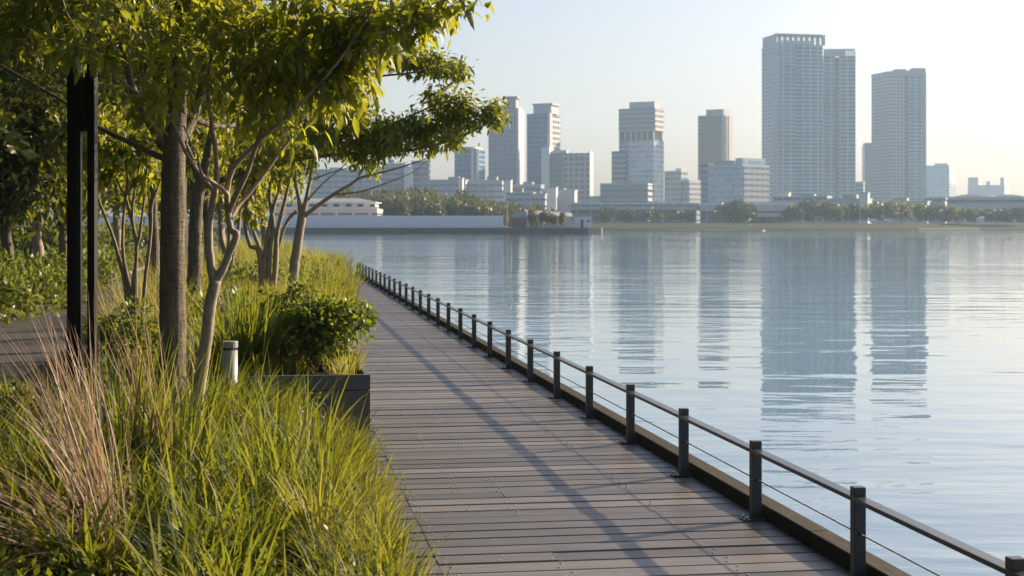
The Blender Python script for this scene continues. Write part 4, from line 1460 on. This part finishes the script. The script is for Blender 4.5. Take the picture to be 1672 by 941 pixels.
# shoreline trees
def far_tree_mesh(n, lumps):
    C = np.stack([rng.normal(0, 0.42, lumps), rng.normal(0, 0.42, lumps), rng.uniform(0.5, 0.95, lumps)], 1)
    R = rng.uniform(0.25, 0.42, lumps)
    k = rng.integers(0, lumps, n)
    q = unit(rng.normal(size=(n, 3)))
    P = C[k] + q * (R[k] * rng.uniform(0.7, 1.06, n))[:, None]
    P[:, 2] = np.maximum(P[:, 2], 0.14)
    D_ = unit(q + rng.normal(0, 0.7, (n, 3)))
    Ln = rng.uniform(0.13, 0.27, n)
    return leaves_coarse(P, D_, unit(q + rng.normal(0, 0.5, (n, 3))), Ln, Ln * 0.7)


M_far_y = leaf_mat('far_leaf_yellow', [(0, (0.05, 0.075, 0.015)), (1, (0.14, 0.13, 0.02))], (0.3, 0.3, 0.05), 0.3)
M_far_d = leaf_mat('far_leaf_dark', [(0, (0.025, 0.045, 0.012)), (1, (0.07, 0.085, 0.02))], (0.12, 0.16, 0.04), 0.2)
ft = [(988, 14, 346, 'd', 'dark tree at the left end of the shore lawn beside the pier hut'), (1015, 11, 348, 'd', 'small dark tree left of the pair under the raised deck'), (1030, 10, 347, 'd', 'small dark round tree under the raised white deck'),
      (1067, 18, 346, 'd', 'wide flat dark tree under the raised white deck'), (1118, 10, 349, 'd', 'small grey green tree under the right part of the raised deck'), (1131, 9, 348, 'd', 'small tree at the right end of the raised white deck'),
      (1196, 22, 336, 'd', 'dark bushy tree in front of the pale glass building'), (1218, 14, 340, 'd', 'dark tree right of the bushy tree before the glass building'), (1283, 13, 345, 'd', 'dark tree at the right end of the shelter roof'),
      (1303, 13, 340, 'y', 'first greenish tree below the tallest tower'), (1325, 15, 337, 'd', 'darker tree below the middle of the tallest tower'), (1347, 14, 338, 'd', 'tree below the joint of the two tall towers'),
      (1370, 13, 341, 'y', 'green tree below the lower joined tower'), (1392, 13, 340, 'd', 'dark green tree right of the joined tower foot'), (1414, 13, 343, 'y', 'yellowish tree by the yellow lamp post'),
      (1432, 13, 340, 'y', 'yellow green tree left of the pale tower foot'), (1452, 14, 338, 'y', 'yellow green tree below the left edge of the pale tower'), (1474, 15, 337, 'y', 'largest yellow green tree below the pale tower'), (1495, 13, 339, 'y', 'yellow green tree below the right edge of the pale tower'),
      (1524, 13, 342, 'd', 'green tree just right of the pale tower'), (1543, 14, 344, 'y', 'wide light green tree before the long hall'), (1563, 12, 347, 'y', 'low light green tree before the long hall'), (1583, 11, 345, 'd', 'small dark round tree left of the white shed'),
      (1605, 10, 348, 'y', 'small yellowish tree behind the white shed'), (1628, 15, 346, 'd', 'dark round tree right of the white shed'), (1648, 13, 348, 'd', 'dark tree second from the right edge of the shore'), (1668, 16, 345, 'd', 'dark tree at the right edge of the shore')]
meshes = []
for i in range(5):
    V, Q = far_tree_mesh(900, 9)
    o = quads('crown', V, Q, None)
    meshes.append(o.data)
    bpy.data.objects.remove(o)
tm = MB()
tm.tube([(0, 0, 0), (0.02, 0, 0.3), (0, 0.02, 0.62)], [0.06, 0.045, 0.02], 7)
to = tm.build('trunk', M_bark_big)
trunk_me = to.data
bpy.data.objects.remove(to)
for i, (px, half, yt, c, lab) in enumerate(ft):
    D = 668 + random.uniform(-4, 14)
    p = dirpt(px, D)
    hgt = zat(yt, D) - LAND
    hw = half * D / FPX
    t = empty('shore_tree', (p[0], p[1], LAND), random.uniform(0, 6), lab, 'tree', 'trees along the far shore')
    me = meshes[i % 5].copy()
    o = link('crown', me, M_far_y if c == 'y' else M_far_d, t)
    o.scale = (hw * 1.25, hw * 1.25, hgt * 1.02)
    o2 = bpy.data.objects.new('trunk', trunk_me)
    COL.objects.link(o2)
    o2.parent = t
    o2.scale = (hw * 0.7, hw * 0.7, hgt)

# small things on the shore
def lbox(name, lab, cat, px, D, w_, h_, dpt, mt, grp=None):
    p = dirpt(px, D)
    r = empty(name, (p[0], p[1], LAND), -YAW, lab, cat, grp)
    return r


r = lbox('shed', 'small white shed among dark trees at the right of the shore', 'shed', 1600, 664, 4, 2.6, 3, M_white)
block(r, 'wall', M_white, -1.9, 1.9, 0, 3, 0, 2.3)
m = MB()
m.add([(-2.1, -0.2, 2.301), (2.1, -0.2, 2.301), (2.1, 3.2, 2.301), (-2.1, 3.2, 2.301), (-2.1, 1.5, 3.0), (2.1, 1.5, 3.0)], [(0, 1, 5, 4), (2, 3, 4, 5), (0, 4, 3), (1, 2, 5), (3, 2, 1, 0)])
m.build('roof', M_pale, r)
for px, lab in ((1430, 'white van parked on the shore below the pale tower, left one'), (1453, 'larger white van parked on the shore below the pale tower, right one')):
    r = lbox('parked_van', lab, 'van', px, 661, 0, 0, 0, None, 'white vans on the shore')
    ln_ = 4.6 if px < 1440 else 5.6
    m = MB()
    m.prism([(-ln_ / 2, 0), (ln_ / 2, 0), (ln_ / 2, 1.9), (-ln_ / 2, 1.9)], 0.35, 1.15)
    m.prism([(-ln_ / 2, 0.02), (ln_ / 2 - 0.8, 0.02), (ln_ / 2 - 0.8, 1.88), (-ln_ / 2, 1.88)], 1.151, 2.0, top=[(-ln_ / 2 + 0.1, 0.15), (ln_ / 2 - 1.5, 0.15), (ln_ / 2 - 1.5, 1.75), (-ln_ / 2 + 0.1, 1.75)])
    m.build('body', M_white, r)
    block(r, 'window', M_darkglass, ln_ / 2 - 2.3, ln_ / 2 - 1.3, -0.001, 0.08, 1.25, 1.7)
    for wx in (-ln_ / 2 + 0.9, ln_ / 2 - 0.9):
        m = MB()
        m.tube([(wx, -0.05, 0.33), (wx, 0.2, 0.33)], 0.33, 14)
        m.build('wheel', M_black, r)
p = dirpt(1404, 656)
r = empty('lamp_post', (p[0], p[1], LAND), 0, 'yellowish lamp post on the shore left of the yellow green trees', 'lamp post')
M_yel = simple_mat('cream_yellow_paint', (0.6, 0.48, 0.22), 0.5)
m = MB()
m.tube([(0, 0, 0), (0, 0, 6.0)], [0.22, 0.16], 8)
m.build('pole', M_yel, r)
block(r, 'lamp_head', M_yel, -0.5, 0.5, -0.3, 0.3, 6.01, 6.4)
block(r, 'base', M_white, -0.9, 0.9, -0.7, 0.7, 0, 1.2)
for px, lab in ((1223, 'pale marker post at the water edge, left of the pair'), (1231, 'stubby pale marker post at the water edge, right of the pair')):
    p = dirpt(px, 622)
    r = empty('marker_post', (p[0], p[1], WATER + 0.6), 0, lab, 'marker post', 'marker posts at the water edge')
    hh = 1.6 if px < 1226 else 1.2
    m = MB()
    m.tube([(0, 0, 0), (0, 0, hh), (0, 0, hh + 0.3)], [0.4, 0.35, 0.12], 10)
    m.build('post', M_pale, r)
    m = MB()
    m.tube([(0, 0, hh * 0.6), (0, 0, hh * 0.75)], 0.42, 10)
    m.build('collar', M_white, r)

# ------------------------------------------------------------------ pier with wall, hall, hill
PD = 392
PZ = zat(372, PD)
mb = MB()
poly = [dirpt(-700, PD), dirpt(960, PD), dirpt(982, PD + 3), dirpt(984, PD + 14), dirpt(975, PD + 34), dirpt(820, PD + 60), dirpt(815, PD + 170), dirpt(-900, PD + 170)]
mb.prism(poly, WATER - 1, PZ)
pier = tag(mb.build('pier', M_quay), kind='structure')
mb = MB()
ppl = [dirpt(-690, PD + 8), dirpt(822, PD + 8), dirpt(822, PD + 8.4), dirpt(-690, PD + 8.4)]
mb.prism(ppl, PZ, zat(352.5, PD + 8))
wl = mb.build('harbour_wall', simple_mat('white_panel', (0.78, 0.8, 0.82), 0.6, 0, 0.04, 0.02))
tag(wl, 'long plain white wall running along the pier', 'wall')
for i in range(40):
    pass

r, W, S, h, k = bldg('terrace_building', 'cream two storey building with grey hipped roof behind the white pier wall', 'R', 440, 616, 620, 330, PD + 24, 5, None, 'building', PZ)
block(r, 'ground_floor', facade_mat('terrace_facade', (0.6, 0.57, 0.52), (0.16, 0.15, 0.14), 3.0, 4.6, 0.1, 0.32, 0.08, 0.92), -W - 0.0, 0, 0, 20, 0, zat(341, PD + 24) - PZ)
zf = zat(341, PD + 24) - PZ
block(r, 'terrace_parapet', M_white, -W - 0.3, 0.3, -0.3, 0.0, zf + 0.01, zf + 0.5)
for i in range(9):
    xx = -W + 1.2 + i * (W - 3.4) / 8.0
    f = block(r, 'window', M_darkglass, xx, xx + 1.5, 1.47, 1.56, zf + 0.3, h - 0.55)
block(r, 'upper_floor', M_white, -W + 0.6, -1.2, 1.55, 18, zf + 0.005, h - 0.2)
block(r, 'eaves', M_white, -W, -0.4, 0.9, 19, h - 0.19, h)
m = MB()
zr = zat(323, PD + 24) - PZ
m.add([(-W + 0.3, 1.2, h + 0.01), (-0.8, 1.2, h + 0.01), (-0.8, 18, h + 0.01), (-W + 0.3, 18, h + 0.01), (-W + 7, 8, zr), (-6, 8, zr), (-6, 11, zr), (-W + 7, 11, zr)],
      [(0, 1, 5, 4), (1, 2, 6, 5), (2, 3, 7, 6), (3, 0, 4, 7), (4, 5, 6, 7)])
m.build('roof', M_greyroof, r)

# wooded rise behind the wall
parts = []
for i in range(150):
    x = random.uniform(560, 900)
    d = random.uniform(PD + 46, PD + 100) if x < 815 else random.uniform(PD + 70, PD + 100)
    if x > 815 and d < PD + 62:
        continue
    tp = float(np.interp(x, [560, 600, 700, 760, 815, 860, 900], [312, 310, 312, 318, 328, 336, 342])) + random.uniform(-3, 5) + (PD + 100 - d) * 0.35
    p = dirpt(x, d)
    zt = zat(tp, d)
    rad = random.uniform(2.2, 3.6) * (0.8 if x > 815 else 1)
    V, Q = far_tree_mesh(420, 6)
    V = V.reshape(-1, 3) * np.array([rad, rad, max(2.2, min(zt - PZ + 0.6, 6.5))])
    V = V + np.array([p[0], p[1], zt - max(2.2, min(zt - PZ + 0.6, 6.5)) * 1.12])
    parts.append((V, Q))
V, Q = merge(parts)
tag(quads('woods', V, Q, leaf_mat('woods_leaf', [(0, (0.02, 0.035, 0.01)), (0.6, (0.05, 0.065, 0.015)), (1, (0.12, 0.11, 0.02))], (0.2, 0.22, 0.04), 0.25)), kind='stuff')

# sheds, hut, trees and mast on the pier head
def pier_root(name, lab, cat, px, d, grp=None):
    p = dirpt(px, d)
    return empty(name, (p[0], p[1], PZ), -YAW, lab, cat, grp)


k = PD / FPX
r = pier_root('hut', 'cream flat roofed hut with a dark door at the pier head', 'hut', 951, PD + 9)
block(r, 'wall', M_white, -13 * k, 15 * k, 0, 4, 0, 2.9)
block(r, 'roof', M_pale, -14 * k, 16.5 * k, -0.25, 4.3, 2.905, 3.2)
block(r, 'door', M_darkglass, -3 * k, 1.5 * k, -0.06, -0.002, 0, 2.1)
block(r, 'window', M_darkglass, 8 * k, 12 * k, -0.05, -0.002, 1.4, 2.0)
r = pier_root('boat_shed', 'wide grey roofed shed behind the small trees on the pier head', 'shed', 895, PD + 22)
block(r, 'wall', M_pale, -38 * k, 40 * k, 0, 9, 0, 3.0)
m = MB()
m.add([(-40 * k, -0.4, 3.005), (42 * k, -0.4, 3.005), (42 * k, 9.4, 3.005), (-40 * k, 9.4, 3.005), (-40 * k, 4.5, 4.9), (42 * k, 4.5, 4.0)], [(0, 1, 5, 4), (2, 3, 4, 5), (0, 4, 3), (1, 2, 5), (3, 2, 1, 0)])
m.build('roof', M_pale, r)
block(r, 'opening', M_darkglass, -30 * k, -18 * k, -0.05, -0.002, 0, 2.4)
r = pier_root('dark_shed', 'small dark shed with sloping roof beside the mast on the pier', 'shed', 848, PD + 11)
block(r, 'wall', M_quay, -13 * k, 12 * k, 0, 4, 0, 2.6)
m = MB()
m.prism([(-14 * k, -0.3), (13 * k, -0.3), (13 * k, 4.3), (-14 * k, 4.3)], 2.605, 4.3, top=[(-6 * k, 1.0), (12 * k, 1.0), (12 * k, 3), (-6 * k, 3)])
m.build('roof', M_greyroof, r)
r = pier_root('mast', 'tall pale timber mast with guy ropes beside the dark shed on the pier', 'mast', 828, PD + 7)
m = MB()
m.tube([(0, 0, 0), (0.1, 0, 6.4)], [0.14, 0.08], 8)
m.build('pole', M_yel, r)
for sx in (-1.2, 1.2):
    m = MB()
    m.tube([(sx * 0.5, 0, 0), (0.08, 0, 5.2)], 0.04, 6)
    m.build('stay', M_yel, r)
for i, (px, half, yt, lab) in enumerate([(871, 9, 347, 'leftmost small yellow green tree on the pier head'), (886, 8, 349, 'second small yellow green tree from the left on the pier head'), (901, 7, 350, 'third small tree from the left on the pier head'), (915, 8, 350, 'small tree nearest the cream hut on the pier head')]):
    d = PD + 13
    p = dirpt(px, d)
    hgt = zat(yt, d) - PZ
    t = empty('pier_tree', (p[0], p[1], PZ), i, lab, 'tree', 'small trees on the pier head')
    o = link('crown', meshes[i].copy(), M_far_y, t)
    o.scale = (half * k * 1.1, half * k * 1.1, hgt * 0.95)
    o2 = bpy.data.objects.new('trunk', trunk_me)
    COL.objects.link(o2)
    o2.parent = t
    o2.scale = (half * k * 0.7, half * k * 0.7, hgt)

# ------------------------------------------------------------------ haze
m, nt, out = new_mat('haze_air')
pv = N(nt, 'VolumePrincipled')
pv.inputs['Color'].default_value = (0.5, 0.73, 1.0, 1)
pv.inputs['Density'].default_value = 0.00023
pv.inputs['Anisotropy'].default_value = 0.25
L(nt, pv.outputs[0], out.inputs['Volume'])
mb = MB()
mb.box(-3000, 3000, -350, 3000, -4.0, 200)
hz = mb.build('haze', m)
tag(hz, kind='stuff')

# ------------------------------------------------------------------ render settings
scene.view_settings.view_transform = 'Standard'
scene.view_settings.look = 'None'
scene.view_settings.exposure = 1.24
scene.view_settings.gamma = 1.0
scene.cycles.max_bounces = 8
scene.cycles.transmission_bounces = 4
scene.cycles.diffuse_bounces = 3
scene.cycles.glossy_bounces = 3
scene.cycles.volume_bounces = 0
scene.cycles.use_denoising = True
scene.cycles.sample_clamp_indirect = 6.0
